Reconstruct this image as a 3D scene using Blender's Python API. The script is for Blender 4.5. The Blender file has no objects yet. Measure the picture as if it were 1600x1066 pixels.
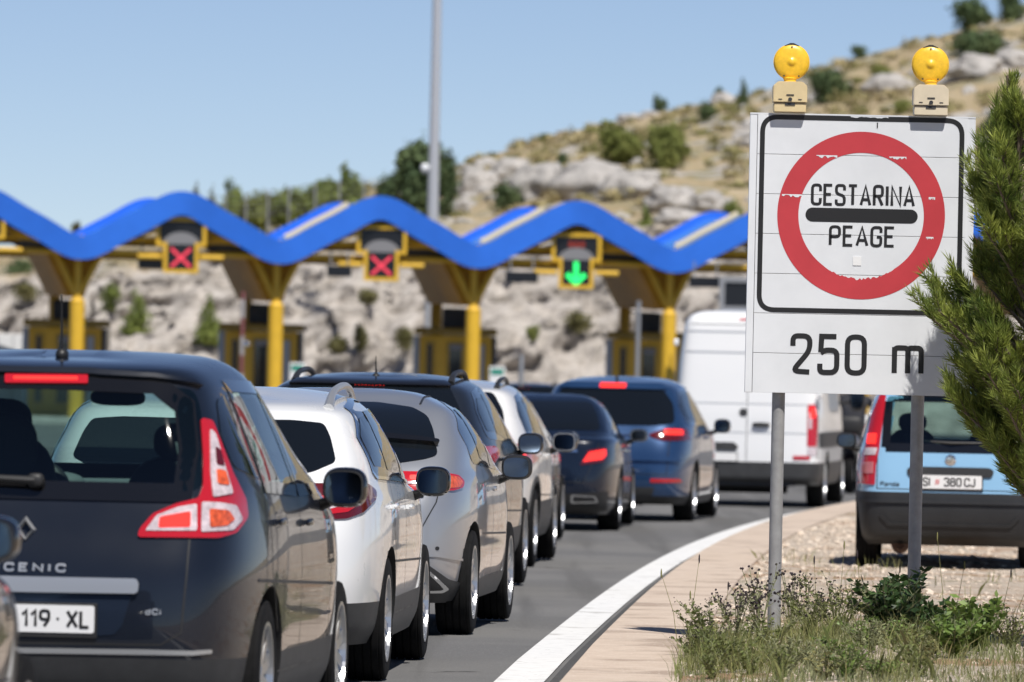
import bpy, bmesh, math, random
import numpy as np
from mathutils import Vector, Matrix, noise, geometry
from mathutils.bvhtree import BVHTree

scene = bpy.context.scene
COL = scene.collection
R = math.radians
random.seed(7)

# ------------------------------------------------------------------ camera, sky, sun
FPX = 11500.0            # focal length in pixels of the 1600 px wide photograph
CAM_H = 1.65
ROLL = R(1.2)
UP = 25.0 / FPX
cam = bpy.data.cameras.new("camera")
cam.sensor_width = 36.0
cam.lens = FPX / 1600.0 * 36.0
cam.clip_start = 0.5
cam.clip_end = 6000.0
cam.dof.use_dof = True
cam.dof.focus_distance = 40.5
cam.dof.aperture_fstop = cam.lens / 46.0
cam_o = bpy.data.objects.new("camera", cam)
COL.objects.link(cam_o)
cam_o.matrix_world = Matrix.Translation((0, 0, CAM_H)) @ Matrix.Rotation(math.pi / 2 + UP, 4, 'X') @ Matrix.Rotation(ROLL, 4, 'Z')
scene.camera = cam_o

SUN_EL, SUN_AZ = R(57), R(161)       # azimuth clockwise from +Y: behind the camera, a little to the right
world = bpy.data.worlds.new("World")
scene.world = world
world.use_nodes = True
wt = world.node_tree
bg = wt.nodes["Background"]
sky = wt.nodes.new("ShaderNodeTexSky")
sky.sky_type = 'NISHITA'
sky.sun_disc = False
sky.sun_elevation = SUN_EL
sky.sun_rotation = SUN_AZ
sky.altitude = 1500
sky.air_density = 0.56
sky.dust_density = 0.0
sky.ozone_density = 1.4
tint = wt.nodes.new("ShaderNodeVectorMath")
tint.operation = 'MULTIPLY'
tint.inputs[1].default_value = (0.99, 0.955, 1.0)
wt.links.new(sky.outputs[0], tint.inputs[0])
wt.links.new(tint.outputs[0], bg.inputs[0])
bg.inputs[1].default_value = 0.072
sun = bpy.data.lights.new("sun", 'SUN')
sun.energy = 4.3
sun.angle = R(0.5)
sun.color = (1.0, 0.955, 0.89)
sun_o = bpy.data.objects.new("sun", sun)
COL.objects.link(sun_o)
SUNV = Vector((math.sin(SUN_AZ) * math.cos(SUN_EL), math.cos(SUN_AZ) * math.cos(SUN_EL), math.sin(SUN_EL)))
sun_o.rotation_euler = SUNV.to_track_quat('Z', 'Y').to_euler()
scene.view_settings.view_transform = 'Standard'
scene.view_settings.look = 'None'
scene.view_settings.exposure = 0.3
scene.view_settings.gamma = 1.0
scene.render.engine = 'CYCLES'
scene.cycles.use_denoising = True
scene.cycles.max_bounces = 8
scene.cycles.transparent_max_bounces = 12
scene.cycles.caustics_reflective = False
scene.cycles.caustics_refractive = False

# ------------------------------------------------------------------ where things stand
CR, SR = math.cos(ROLL), math.sin(ROLL)


def ray(px, py):
    dx, dy = px - 800.0, py - 533.0
    return Vector(((dx * CR + dy * SR) / FPX, 1.0, (dx * SR - dy * CR + 25.0) / FPX))


def at(px, py, Y):
    return Vector((0, 0, CAM_H)) + ray(px, py) * Y


def road_z(Y):
    t = Y - 40.0
    if t <= 0: return 0.0
    return -0.0045 * min(t, 100.0)


def on_road(px, py, lift=0.0):
    d = ray(px, py)
    Y = CAM_H / max(1e-5, -d.z)
    for _ in range(12):
        Y = (CAM_H - road_z(Y) - lift) / max(1e-5, -d.z)
    return Vector((d.x * Y, Y, road_z(Y) + lift))


# ------------------------------------------------------------------ object helpers
def tag(o, label, cat, group=None, kind=None):
    o["label"] = label
    o["category"] = cat
    if group: o["group"] = group
    if kind: o["kind"] = kind
    return o


def empty(name, loc=(0, 0, 0), rz=0.0, parent=None):
    o = bpy.data.objects.new(name, None)
    o.empty_display_size = 0.1
    COL.objects.link(o)
    o.location = loc
    o.rotation_euler = (0, 0, rz)
    if parent: o.parent = parent
    return o


def obj(name, bm, mats, parent=None, smooth=True, sharp=35):
    if isinstance(bm, bmesh.types.BMesh):
        me = bpy.data.meshes.new(name)
        bm.to_mesh(me)
        bm.free()
    else:
        me = bm
    if not isinstance(mats, (list, tuple)): mats = [mats]
    for m in mats: me.materials.append(m)
    if smooth and len(me.polygons):
        me.polygons.foreach_set("use_smooth", [True] * len(me.polygons))
        if sharp: me.set_sharp_from_angle(angle=R(sharp))
    o = bpy.data.objects.new(name, me)
    COL.objects.link(o)
    if parent: o.parent = parent
    return o


def copy_tree(o, parent=None):
    c = o.copy()
    COL.objects.link(c)
    if parent: c.parent = parent
    for ch in o.children:
        copy_tree(ch, c)
    return c


def box(bm, c, s, rz=0.0, mat=0, bevel=0.0):
    m = Matrix.Translation(c) @ Matrix.Rotation(rz, 4, 'Z') @ Matrix.Diagonal((s[0], s[1], s[2], 1))
    r = bmesh.ops.create_cube(bm, size=1.0, matrix=m)
    fs = list({f for v in r["verts"] for f in v.link_faces})
    for f in fs: f.material_index = mat
    if bevel > 0:
        es = list({e for v in r["verts"] for e in v.link_edges})
        bmesh.ops.bevel(bm, geom=es, offset=bevel, segments=2, profile=0.5, affect='EDGES', clamp_overlap=True)
    return fs


def tube(bm, pts, rad, seg=10, caps=True):
    pts = [Vector(p) for p in pts]
    n = len(pts)
    rads = rad if isinstance(rad, (list, tuple)) else [rad] * n
    rings = []
    for i, p in enumerate(pts):
        t = (pts[min(i + 1, n - 1)] - pts[max(i - 1, 0)]).normalized()
        a = Vector((0, 0, 1)) if abs(t.z) < 0.9 else Vector((1, 0, 0))
        u = t.cross(a).normalized()
        v = t.cross(u).normalized()
        rings.append([bm.verts.new(p + (u * math.cos(k * 2 * math.pi / seg) + v * math.sin(k * 2 * math.pi / seg)) * rads[i]) for k in range(seg)])
    for i in range(n - 1):
        for k in range(seg):
            bm.faces.new((rings[i][k], rings[i][(k + 1) % seg], rings[i + 1][(k + 1) % seg], rings[i + 1][k]))
    if caps:
        bm.faces.new(rings[0])
        bm.faces.new(rings[-1][::-1])


def lathe(bm, prof, M, seg=32, mat=0, close=False):
    """prof: list of (radius, height along local Z)"""
    rings = []
    for r, h in prof:
        if r < 1e-5: rings.append([bm.verts.new(M @ Vector((0, 0, h)))])
        else: rings.append([bm.verts.new(M @ Vector((r * math.cos(2 * math.pi * k / seg), r * math.sin(2 * math.pi * k / seg), h))) for k in range(seg)])
    for a, b in zip(rings[:-1], rings[1:]):
        for k in range(seg):
            q = [a[k % len(a)], a[(k + 1) % len(a)], b[(k + 1) % len(b)], b[k % len(b)]]
            u = []
            for v in q:
                if v not in u: u.append(v)
            if len(u) > 2:
                f = bm.faces.new(u)
                f.material_index = mat


def prism(bm, poly, f, d0, d1, mat=0):
    """extrude a 2D polygon; f(u, v, d) gives a point"""
    a = [bm.verts.new(f(u, v, d0)) for u, v in poly]
    b = [bm.verts.new(f(u, v, d1)) for u, v in poly]
    n = len(poly)
    fs = [bm.faces.new(a), bm.faces.new(b[::-1])]
    for i in range(n):
        fs.append(bm.faces.new((a[i], b[i], b[(i + 1) % n], a[(i + 1) % n])))
    for q in fs: q.material_index = mat
    bmesh.ops.recalc_face_normals(bm, faces=fs)


def superell(bm, c, s, n=3.0, useg=24, vseg=14):
    c = Vector(c)
    rows = []
    p = lambda x: math.copysign(abs(x) ** (2.0 / n), x)
    for j in range(vseg + 1):
        b = -math.pi / 2 + math.pi * j / vseg
        if j in (0, vseg): rows.append([bm.verts.new(c + Vector((0, 0, p(math.sin(b)) * s[2])))])
        else:
            rows.append([bm.verts.new(c + Vector((p(math.cos(b)) * p(math.cos(2 * math.pi * k / useg)) * s[0],
                                                   p(math.cos(b)) * p(math.sin(2 * math.pi * k / useg)) * s[1], p(math.sin(b)) * s[2]))) for k in range(useg)])
    for a, b in zip(rows[:-1], rows[1:]):
        for k in range(useg):
            u = []
            for v in (a[k % len(a)], a[(k + 1) % len(a)], b[(k + 1) % len(b)], b[k % len(b)]):
                if v not in u: u.append(v)
            if len(u) > 2: bm.faces.new(u)


# ------------------------------------------------------------------ materials
def mat(name, col, rough=0.5, metal=0.0, coat=0.0, var=0.0, vscale=5.0, bump=0.0, bscale=20.0, spec=0.5, emit=None, estr=0.0, col2=None, rvar=0.0, island=0.0, trans=0.0):
    m = bpy.data.materials.new(name)
    m.use_nodes = True
    nt = m.node_tree
    b = nt.nodes["Principled BSDF"]
    b.inputs["Base Color"].default_value = (*col, 1)
    b.inputs["Roughness"].default_value = rough
    b.inputs["Metallic"].default_value = metal
    b.inputs["Coat Weight"].default_value = coat
    b.inputs["Coat Roughness"].default_value = 0.03
    b.inputs["Specular IOR Level"].default_value = spec
    if emit:
        b.inputs["Emission Color"].default_value = (*emit, 1)
        b.inputs["Emission Strength"].default_value = estr
    tc = None
    if var or bump or rvar or col2:
        tc = nt.nodes.new("ShaderNodeTexCoord")
    if var or col2:
        nz = nt.nodes.new("ShaderNodeTexNoise")
        nz.inputs["Scale"].default_value = vscale
        nz.inputs["Detail"].default_value = 6
        nz.inputs["Roughness"].default_value = 0.62
        nt.links.new(tc.outputs["Object"], nz.inputs["Vector"])
        rp = nt.nodes.new("ShaderNodeValToRGB")
        c2 = col2 if col2 else tuple(min(1, c * (1 + var)) for c in col)
        c1 = col if col2 else tuple(c * (1 - var) for c in col)
        rp.color_ramp.elements[0].position = 0.35
        rp.color_ramp.elements[1].position = 0.65
        rp.color_ramp.elements[0].color = (*c1, 1)
        rp.color_ramp.elements[1].color = (*c2, 1)
        nt.links.new(nz.outputs["Fac"], rp.inputs["Fac"])
        out = rp.outputs["Color"]
        if island:
            g = nt.nodes.new("ShaderNodeNewGeometry")
            mr = nt.nodes.new("ShaderNodeMapRange")
            mr.inputs["To Min"].default_value = 1 - island
            mr.inputs["To Max"].default_value = 1 + island
            nt.links.new(g.outputs["Random Per Island"], mr.inputs["Value"])
            mx = nt.nodes.new("ShaderNodeVectorMath")
            mx.operation = 'SCALE'
            nt.links.new(out, mx.inputs[0])
            nt.links.new(mr.outputs[0], mx.inputs["Scale"])
            out = mx.outputs[0]
        nt.links.new(out, b.inputs["Base Color"])
    if rvar:
        n2 = nt.nodes.new("ShaderNodeTexNoise")
        n2.inputs["Scale"].default_value = 3.0
        n2.inputs["Detail"].default_value = 5
        nt.links.new(tc.outputs["Object"], n2.inputs["Vector"])
        mr = nt.nodes.new("ShaderNodeMapRange")
        mr.inputs["From Min"].default_value = 0.3
        mr.inputs["From Max"].default_value = 0.7
        mr.inputs["To Min"].default_value = max(0, rough - rvar)
        mr.inputs["To Max"].default_value = rough + rvar
        nt.links.new(n2.outputs["Fac"], mr.inputs["Value"])
        nt.links.new(mr.outputs[0], b.inputs["Roughness"])
    if bump:
        n3 = nt.nodes.new("ShaderNodeTexNoise")
        n3.inputs["Scale"].default_value = bscale
        n3.inputs["Detail"].default_value = 8
        n3.inputs["Roughness"].default_value = 0.65
        nt.links.new(tc.outputs["Object"], n3.inputs["Vector"])
        bp = nt.nodes.new("ShaderNodeBump")
        bp.inputs["Strength"].default_value = bump
        bp.inputs["Distance"].default_value = 0.02
        nt.links.new(n3.outputs["Fac"], bp.inputs["Height"])
        nt.links.new(bp.outputs[0], b.inputs["Normal"])
    if trans:
        tr = nt.nodes.new("ShaderNodeBsdfTranslucent")
        src = b.inputs["Base Color"].links[0].from_socket if b.inputs["Base Color"].links else None
        if src: nt.links.new(src, tr.inputs["Color"])
        else: tr.inputs["Color"].default_value = (*col, 1)
        ms = nt.nodes.new("ShaderNodeMixShader")
        ms.inputs[0].default_value = trans
        nt.links.new(b.outputs[0], ms.inputs[1])
        nt.links.new(tr.outputs[0], ms.inputs[2])
        nt.links.new(ms.outputs[0], nt.nodes["Material Output"].inputs["Surface"])
    return m


def glass_mat(name, tint, refl=1.0):
    m = bpy.data.materials.new(name)
    m.use_nodes = True
    nt = m.node_tree
    nt.nodes.remove(nt.nodes["Principled BSDF"])
    t = nt.nodes.new("ShaderNodeBsdfTransparent")
    t.inputs[0].default_value = (*tint, 1)
    g = nt.nodes.new("ShaderNodeBsdfGlossy")
    g.inputs["Roughness"].default_value = 0.02
    # reflectance of a thin pane, the same from both sides
    ge = nt.nodes.new("ShaderNodeNewGeometry")
    dt = nt.nodes.new("ShaderNodeVectorMath")
    dt.operation = 'DOT_PRODUCT'
    nt.links.new(ge.outputs["Normal"], dt.inputs[0])
    nt.links.new(ge.outputs["Incoming"], dt.inputs[1])
    prev = dt.outputs["Value"]
    for op, v in (('ABSOLUTE', None), ('SUBTRACT', 1.0), ('POWER', 5.0), ('MULTIPLY', 0.92), ('ADD', 0.07)):
        mt = nt.nodes.new("ShaderNodeMath")
        mt.operation = op
        if op == 'SUBTRACT':
            mt.inputs[0].default_value = v
            nt.links.new(prev, mt.inputs[1])
        else:
            nt.links.new(prev, mt.inputs[0])
            if v is not None: mt.inputs[1].default_value = v
        prev = mt.outputs[0]
    ms = nt.nodes.new("ShaderNodeMixShader")
    nt.links.new(prev, ms.inputs[0])
    nt.links.new(t.outputs[0], ms.inputs[1])
    nt.links.new(g.outputs[0], ms.inputs[2])
    nt.links.new(ms.outputs[0], nt.nodes["Material Output"].inputs[0])
    return m


M_BLACK = mat("black_plastic", (0.018, 0.018, 0.019), 0.5, rvar=0.1)
M_BUMPER = mat("grey_plastic", (0.032, 0.033, 0.035), 0.55, var=0.15, vscale=8)
M_BLACKBUMP = mat("black_bumper", (0.017, 0.018, 0.02), 0.5, var=0.15, vscale=8)
M_GLOSSBLACK = mat("gloss_black", (0.008, 0.008, 0.009), 0.08, coat=0.5)
M_DARKGLASS = mat("dark_glass", (0.006, 0.008, 0.011), 0.03, spec=0.6)
M_GLASS = glass_mat("tinted_glass", (0.74, 0.9, 0.86))
M_GLASSDK = glass_mat("privacy_glass", (0.46, 0.60, 0.58))
M_RUBBER = mat("tyre_rubber", (0.007, 0.007, 0.0075), 0.85, var=0.3, vscale=30, spec=0.2)
M_ALLOY = mat("alloy", (0.55, 0.56, 0.58), 0.28, metal=0.9)
M_CHROME = mat("chrome", (0.82, 0.83, 0.85), 0.08, metal=1.0)
M_SATIN = mat("satin_silver", (0.55, 0.56, 0.57), 0.35, metal=0.7)
M_MIRROR = mat("mirror_glass", (0.10, 0.13, 0.17), 0.03, metal=1.0)
M_RED = mat("red_lens", (0.47, 0.012, 0.022), 0.12, coat=0.7)
M_REDDK = mat("dark_red_lens", (0.10, 0.006, 0.01), 0.1, coat=0.7)
M_REDLIT = mat("lit_red_lens", (0.5, 0.02, 0.02), 0.2, coat=0.5, emit=(1.0, 0.035, 0.02), estr=1.2)
M_ORANGE = mat("orange_lens", (0.66, 0.10, 0.03), 0.15, coat=0.7, var=0.35, vscale=40)
M_CLEAR = mat("clear_lens", (0.58, 0.50, 0.53), 0.1, coat=0.7, var=0.25, vscale=30)
M_PLATE = mat("plate_white", (0.78, 0.78, 0.78), 0.35)
M_INK = mat("black_ink", (0.012, 0.012, 0.013), 0.5)
M_SEAT = mat("seat_cloth", (0.03, 0.032, 0.036), 0.9)
M_DASH = mat("dash_grey", (0.16, 0.18, 0.18), 0.7)


def paint(name, col, metal=0.5, rough=0.3):
    dark = max(col) < 0.05
    return mat(name, col, rough, metal=metal, coat=0.75 if dark else 1.0, rvar=0.04, spec=0.25 if dark else 0.5)


# ------------------------------------------------------------------ stroke lettering
def fillet(pts, r, closed=False, seg=5):
    n = len(pts)
    out = []
    for i, p in enumerate(pts):
        if not closed and i in (0, n - 1):
            out.append(p)
            continue
        a, c = pts[i - 1], pts[(i + 1) % n]
        la, lc = math.dist(a, p), math.dist(c, p)
        d1, d2 = min(r, la * 0.499), min(r, lc * 0.499)
        d = min(d1, d2)
        p1 = (p[0] + (a[0] - p[0]) * d / la, p[1] + (a[1] - p[1]) * d / la)
        p2 = (p[0] + (c[0] - p[0]) * d / lc, p[1] + (c[1] - p[1]) * d / lc)
        for k in range(seg + 1):
            t = k / seg
            out.append(((1 - t) ** 2 * p1[0] + 2 * t * (1 - t) * p[0] + t * t * p2[0], (1 - t) ** 2 * p1[1] + 2 * t * (1 - t) * p[1] + t * t * p2[1]))
    return out


# unit glyphs: width 1, height 1: (relative width, [(points, fillet, closed)])
GL = {
    'C': (1, [([(1, .68), (1, 1), (0, 1), (0, 0), (1, 0), (1, .32)], .45, 0)]),
    'E': (.9, [([(1, 1), (0, 1), (0, 0), (1, 0)], 0, 0), ([(0, .52), (.85, .52)], 0, 0)]),
    'S': (1, [([(1, .74), (1, 1), (0, 1), (0, .58), (1, .44), (1, 0), (0, 0), (0, .26)], .38, 0)]),
    'T': (1, [([(0, 1), (1, 1)], 0, 0), ([(.5, 1), (.5, 0)], 0, 0)]),
    'A': (1.1, [([(0, 0), (.5, 1), (1, 0)], 0, 0), ([(.16, .28), (.84, .28)], 0, 0)]),
    'R': (1, [([(0, 0), (0, 1), (1, 1), (1, .48), (0, .48)], .4, 0), ([(.5, .48), (1, 0)], 0, 0)]),
    'P': (1, [([(0, 0), (0, 1), (1, 1), (1, .45), (0, .45)], .4, 0)]),
    'I': (.12, [([(.5, 0), (.5, 1)], 0, 0)]),
    'N': (1.05, [([(0, 0), (0, 1), (1, 0), (1, 1)], 0, 0)]),
    'G': (1, [([(1, .72), (1, 1), (0, 1), (0, 0), (1, 0), (1, .48), (.55, .48)], .42, 0)]),
    '2': (1, [([(0, .72), (0, 1), (1, 1), (1, .6), (0, .02), (1, 0)], .4, 0)]),
    '5': (1, [([(.95, 1), (.08, 1), (.04, .56)], 0, 0), ([(.04, .54), (.3, .62), (1, .62), (1, 0), (0, 0), (0, .24)], .42, 0)]),
    '0': (1, [([(0, 0), (0, 1), (1, 1), (1, 0)], .45, 1)]),
    'm': (1.7, [([(0, 0), (0, .74)], 0, 0), ([(0, .5), (0, .72), (.5, .72), (.5, 0)], .25, 0), ([(.5, .5), (.5, .72), (1, .72), (1, 0)], .25, 0)]),
    '1': (.6, [([(0, .72), (.8, 1), (.8, 0)], 0, 0)]),
    '9': (1, [([(1, .6), (1, 1), (0, 1), (0, .45), (1, .45), (1, .75)], .4, 0), ([(1, .7), (1, .45), (.45, 0)], .3, 0)]),
    'X': (1, [([(0, 0), (1, 1)], 0, 0), ([(0, 1), (1, 0)], 0, 0)]),
    'L': (.85, [([(0, 1), (0, 0), (1, 0)], 0, 0)]),
    '3': (1, [([(0, .78), (0, 1), (1, 1), (1, .54), (.4, .54)], .4, 0), ([(.4, .54), (1, .52), (1, 0), (0, 0), (0, .22)], .4, 0)]),
    '8': (1, [([(.05, .54), (.05, 1), (.95, 1), (.95, .54)], .4, 1), ([(0, 0), (0, .54), (1, .54), (1, 0)], .4, 1)]),
    'J': (.8, [([(1, 1), (1, 0), (0, 0), (0, .25)], .4, 0)]),
    'V': (1, [([(0, 1), (.5, 0), (1, 1)], 0, 0)]),
    'd': (.9, [([(1, 1), (1, 0)], 0, 0), ([(0, 0), (0, .62), (1, .62), (1, 0)], .3, 1)]),
    'i': (.12, [([(.5, 0), (.5, .62)], 0, 0), ([(.5, .85), (.5, .98)], 0, 0)]),
    'a': (.9, [([(0, .62), (1, .62), (1, 0)], .3, 0), ([(0, 0), (0, .36), (1, .36), (1, 0)], .2, 1)]),
    'n': (.9, [([(0, 0), (0, .62), (1, .62), (1, 0)], .3, 0)]),
    'r': (.6, [([(0, 0), (0, .62), (1, .62)], .3, 0)]),
    'h': (.9, [([(0, 0), (0, 1)], 0, 0), ([(0, .55), (1, .62), (1, 0)], .3, 0)]),
    'u': (.9, [([(0, .62), (0, 0), (1, 0), (1, .62)], .3, 0)]),
    's': (.8, [([(1, .5), (1, .62), (0, .62), (0, .34), (1, .28), (1, 0), (0, 0), (0, .12)], .15, 0)]),
    'e': (.9, [([(0, .33), (1, .33), (1, .62), (0, .62), (0, 0), (1, 0)], .25, 0)]),
    'o': (.9, [([(0, 0), (0, .62), (1, .62), (1, 0)], .3, 1)]),
    '.': (.15, [([(.5, .44), (.5, .54)], 0, 0)]),
}


def text_width(text, h, cw, gap, space):
    w = 0
    for ch in text:
        w += space if ch == ' ' else GL[ch][0] * cw + gap
    return w - gap


def stroke_text(bm, text, x0, y0, h, cw, sw, gap, f, space=None, depth=0.0):
    """f(u, v, lift) -> point; strokes drawn as mitred ribbons, each a hair above the one before"""
    space = space if space is not None else cw * 0.7
    x = x0
    k = 0
    for ch in text:
        if ch == ' ':
            x += space
            continue
        gw, strokes = GL[ch]
        gw *= cw
        for pts, r, closed in strokes:
            P = [(x + p[0] * gw, y0 + sw / 2 + p[1] * (h - sw)) for p in pts]
            if r: P = fillet(P, r * cw, closed)
            ribbon(bm, P, sw, lambda u, v, k=k: f(u, v, depth + 0.0003 * (k % 3)), closed)
            k += 1
        x += gw + gap
    return x


def ribbon(bm, P, w, f, closed=False):
    n = len(P)
    L, Rr = [], []
    for i in range(n):
        if closed: a, c = P[i - 1], P[(i + 1) % n]
        else: a, c = P[max(i - 1, 0)], P[min(i + 1, n - 1)]
        p = P[i]
        d1 = Vector((p[0] - a[0], p[1] - a[1]))
        d2 = Vector((c[0] - p[0], c[1] - p[1]))
        d1 = d1.normalized() if d1.length > 1e-9 else d2.normalized()
        d2 = d2.normalized() if d2.length > 1e-9 else d1
        t = (d1 + d2)
        t = t.normalized() if t.length > 1e-6 else d1
        nn = Vector((-t.y, t.x))
        m = 1.0 / max(0.66, abs(nn.dot(Vector((-d1.y, d1.x)))))
        L.append(bm.verts.new(f(p[0] + nn.x * w / 2 * m, p[1] + nn.y * w / 2 * m)))
        Rr.append(bm.verts.new(f(p[0] - nn.x * w / 2 * m, p[1] - nn.y * w / 2 * m)))
    for i in range(n if closed else n - 1):
        j = (i + 1) % n
        bm.faces.new((L[i], Rr[i], Rr[j], L[j]))


# ------------------------------------------------------------------ car bodies: lofted rings, patches laid on them
def pchip(xs, ys, xq):
    xs, ys = np.asarray(xs, float), np.asarray(ys, float)
    h = np.diff(xs)
    d = np.diff(ys) / h
    m = np.zeros(len(xs))
    for i in range(1, len(xs) - 1):
        if d[i - 1] * d[i] > 0:
            w1, w2 = 2 * h[i] + h[i - 1], h[i] + 2 * h[i - 1]
            m[i] = (w1 + w2) / (w1 / d[i - 1] + w2 / d[i])
    m[0], m[-1] = d[0], d[-1]
    i = np.clip(np.searchsorted(xs, xq) - 1, 0, len(xs) - 2)
    t = (xq - xs[i]) / h[i]
    return ((2 * t**3 - 3 * t**2 + 1) * ys[i] + (t**3 - 2 * t**2 + t) * h[i] * m[i] + (-2 * t**3 + 3 * t**2) * ys[i + 1] + (t**3 - t**2) * h[i] * m[i + 1])


def in_poly(p, poly):
    x, y = p
    c = False
    n = len(poly)
    j = n - 1
    for i in range(n):
        xi, yi = poly[i]
        xj, yj = poly[j]
        if (yi > y) != (yj > y) and x < (xj - xi) * (y - yi) / (yj - yi) + xi: c = not c
        j = i
    return c


def densify(poly, h):
    out = []
    n = len(poly)
    for i in range(n):
        a, b = poly[i], poly[(i + 1) % n]
        k = max(1, int(math.dist(a, b) / h))
        for q in range(k):
            t = q / k
            out.append((a[0] + (b[0] - a[0]) * t, a[1] + (b[1] - a[1]) * t))
    return out


class Car:
    def __init__(self, name, label, cat, levels, wb, tr, tw, track, pos, heading, paint_m, z0=None, nr=8.0, nf=3.6, ar=0.07, af=0.10, lr=1.3, lf=1.3,
                 trim_z=None, trim_m=None, arch=0.05, group=None, holes=None, rim_style=10, rimr=0.68, bulge=0.0, rim_m=None):
        self.name, self.wb, self.tr, self.W = name, wb, tr, max(l[3] for l in levels)
        z0 = road_z(pos[1]) if z0 is None else z0
        self.root = empty(name, (pos[0], pos[1], z0), -R(heading))
        tag(self.root, label, cat, group)
        self.M = Matrix.Translation((pos[0], pos[1], z0)) @ Matrix.Rotation(-R(heading), 4, 'Z')
        self.Mi = self.M.inverted()
        self.paint = paint_m
        keys = np.array([list(l) + [0.0] * (5 - len(l)) for l in levels])
        keys[0, 3], keys[1, 3], keys[2, 3] = self.W - .055, self.W - .02, self.W - .004
        idx = np.arange(len(keys))
        q = np.linspace(0, len(keys) - 1, (len(keys) - 1) * 5 + 1)
        rows = [pchip(idx, keys[:, c], q) for c in range(5)]
        NQ = 44
        bm = bmesh.new()
        rings = []
        self.zrows = []
        TH = []
        for n in (nr, nf):
            th = np.linspace(0, math.pi / 2, 4000)
            x = .85 * self.W * np.cos(th) ** (2 / n)
            y = 1.9 * np.sin(th) ** (2 / n)
            ds = np.hypot(np.diff(x), np.diff(y))
            ang = np.unwrap(np.arctan2(np.diff(y), np.diff(x)))
            turn = np.concatenate([[0], np.abs(np.diff(ang))])
            par = np.concatenate([[0], np.cumsum(ds / ds.sum() + 1.0 * turn / turn.sum())])
            TH.append(np.interp(np.linspace(0, 1, NQ + 1), par / par[-1], th))
        for z, yr, yf, w, drop in zip(*rows):
            self.zrows.append(z)
            yc, h = (yr + yf) / 2, (yf - yr) / 2
            ring = []
            quads = []
            for quad, n in ((0, nr), (1, nf)):
                th = TH[quad]
                c, s_ = np.abs(np.cos(th)), np.abs(np.sin(th))
                c[-1], s_[0] = 0.0, 0.0
                x = w * c ** (2 / n)
                y = yc + (-h if quad == 0 else h) * s_ ** (2 / n)
                tR = np.clip((lr - (y - yr)) / lr, 0, 1)
                tF = np.clip((lf - (yf - y)) / lf, 0, 1)
                x = x * (1 - ar * tR**2) * (1 - af * tF**2)
                quads.append((x, y))
            (x0, y0), (x1, y1) = quads
            px = np.concatenate([x0[::-1], x1[1:]])       # rear centre -> right flank -> front centre
            py = np.concatenate([y0[::-1], y1[1:]])
            px[0] = px[-1] = 0.0
            allx = np.concatenate([px, -px[-2:0:-1]])
            ally = np.concatenate([py, py[-2:0:-1]])
            L = max(yf - yr, 1e-6)
            t = np.clip((ally - yr) / L, 0, 1)
            zz = z - drop * (1 - t) ** 2
            rings.append([bm.verts.new((a, b, c)) for a, b, c in zip(allx, ally, zz)])
        n = len(rings[0])
        for a, b in zip(rings[:-1], rings[1:]):
            for k in range(n):
                bm.faces.new((a[k], a[(k + 1) % n], b[(k + 1) % n], b[k]))
        bm.faces.new(rings[0][::-1])
        bm.faces.new(rings[-1])
        bmesh.ops.recalc_face_normals(bm, faces=bm.faces[:])
        self.bvh = BVHTree.FromBMesh(bm)
        me = bpy.data.meshes.new("tmp_body")
        bm.to_mesh(me)
        bm.free()
        # wheel arches cut out of the body
        cut = bmesh.new()
        ra = tr + arch
        for sx in (-1, 1):
            for yy in (0.0, wb):
                mtx = Matrix.Translation((sx * (track + 0.12), yy, tr)) @ Matrix.Rotation(math.pi / 2, 4, 'Y')
                bmesh.ops.create_cone(cut, cap_ends=True, segments=48, radius1=ra, radius2=ra, depth=2 * (tw + 0.2), matrix=mtx)
        cme = bpy.data.meshes.new("tmp_cut")
        cut.to_mesh(cme)
        cut.free()
        ob, oc = bpy.data.objects.new("tmp_body", me), bpy.data.objects.new("tmp_cut", cme)
        COL.objects.link(ob)
        COL.objects.link(oc)
        md = ob.modifiers.new("b", 'BOOLEAN')
        md.operation = 'DIFFERENCE'
        md.solver = 'EXACT'
        md.object = oc
        dg = bpy.context.evaluated_depsgraph_get()
        res = bpy.data.meshes.new_from_object(ob.evaluated_get(dg))
        bpy.data.objects.remove(ob)
        bpy.data.objects.remove(oc)
        bm = bmesh.new()
        bm.from_mesh(res)
        bm.normal_update()
        for f in bm.faces:
            c = f.calc_center_median()
            f.material_index = 0
            if f.normal.z < -0.75 and c.z < 0.5: f.material_index = 1
            for yy in (0.0, wb):
                r = math.hypot(c.y - yy, c.z - tr)
                if abs(c.x) > self.W - 0.5 and r < ra + 0.004 and (r > ra - 0.01 or abs(f.normal.x) > 0.95) and (r > ra - 0.01) or (r < ra - 0.005 and abs(c.x) < track - tw * 0.8 and abs(f.normal.x) > 0.98):
                    f.material_index = 1
        if trim_z is not None:
            low = [f for f in bm.faces if f.calc_center_median().z < trim_z]
            bl = bm.copy()
            bmesh.ops.delete(bm, geom=low, context='FACES')
            up = [f for f in bl.faces if f.calc_center_median().z >= trim_z]
            bmesh.ops.delete(bl, geom=up, context='FACES')
            obj("lower_bumper", bl, [trim_m or M_BUMPER, M_BLACK], self.root)
        if holes:
            dele = []
            for mode, poly in holes:
                for f in bm.faces:
                    c = f.calc_center_median()
                    if mode == 'rear' and f.normal.y < -0.2 and in_poly((c.x, c.z), poly) and c.y < wb / 2: dele.append(f)
                    if mode == 'front' and f.normal.y > 0.1 and in_poly((c.x, c.z), poly) and c.y > wb / 2 - 0.4: dele.append(f)
                    if mode == 'side' and abs(f.normal.x) > 0.5 and in_poly((c.y, c.z), poly): dele.append(f)
            bmesh.ops.delete(bm, geom=list(set(dele)), context='FACES')
        self.body = obj("body", bm, [paint_m, M_BLACK], self.root, sharp=40)
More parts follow.
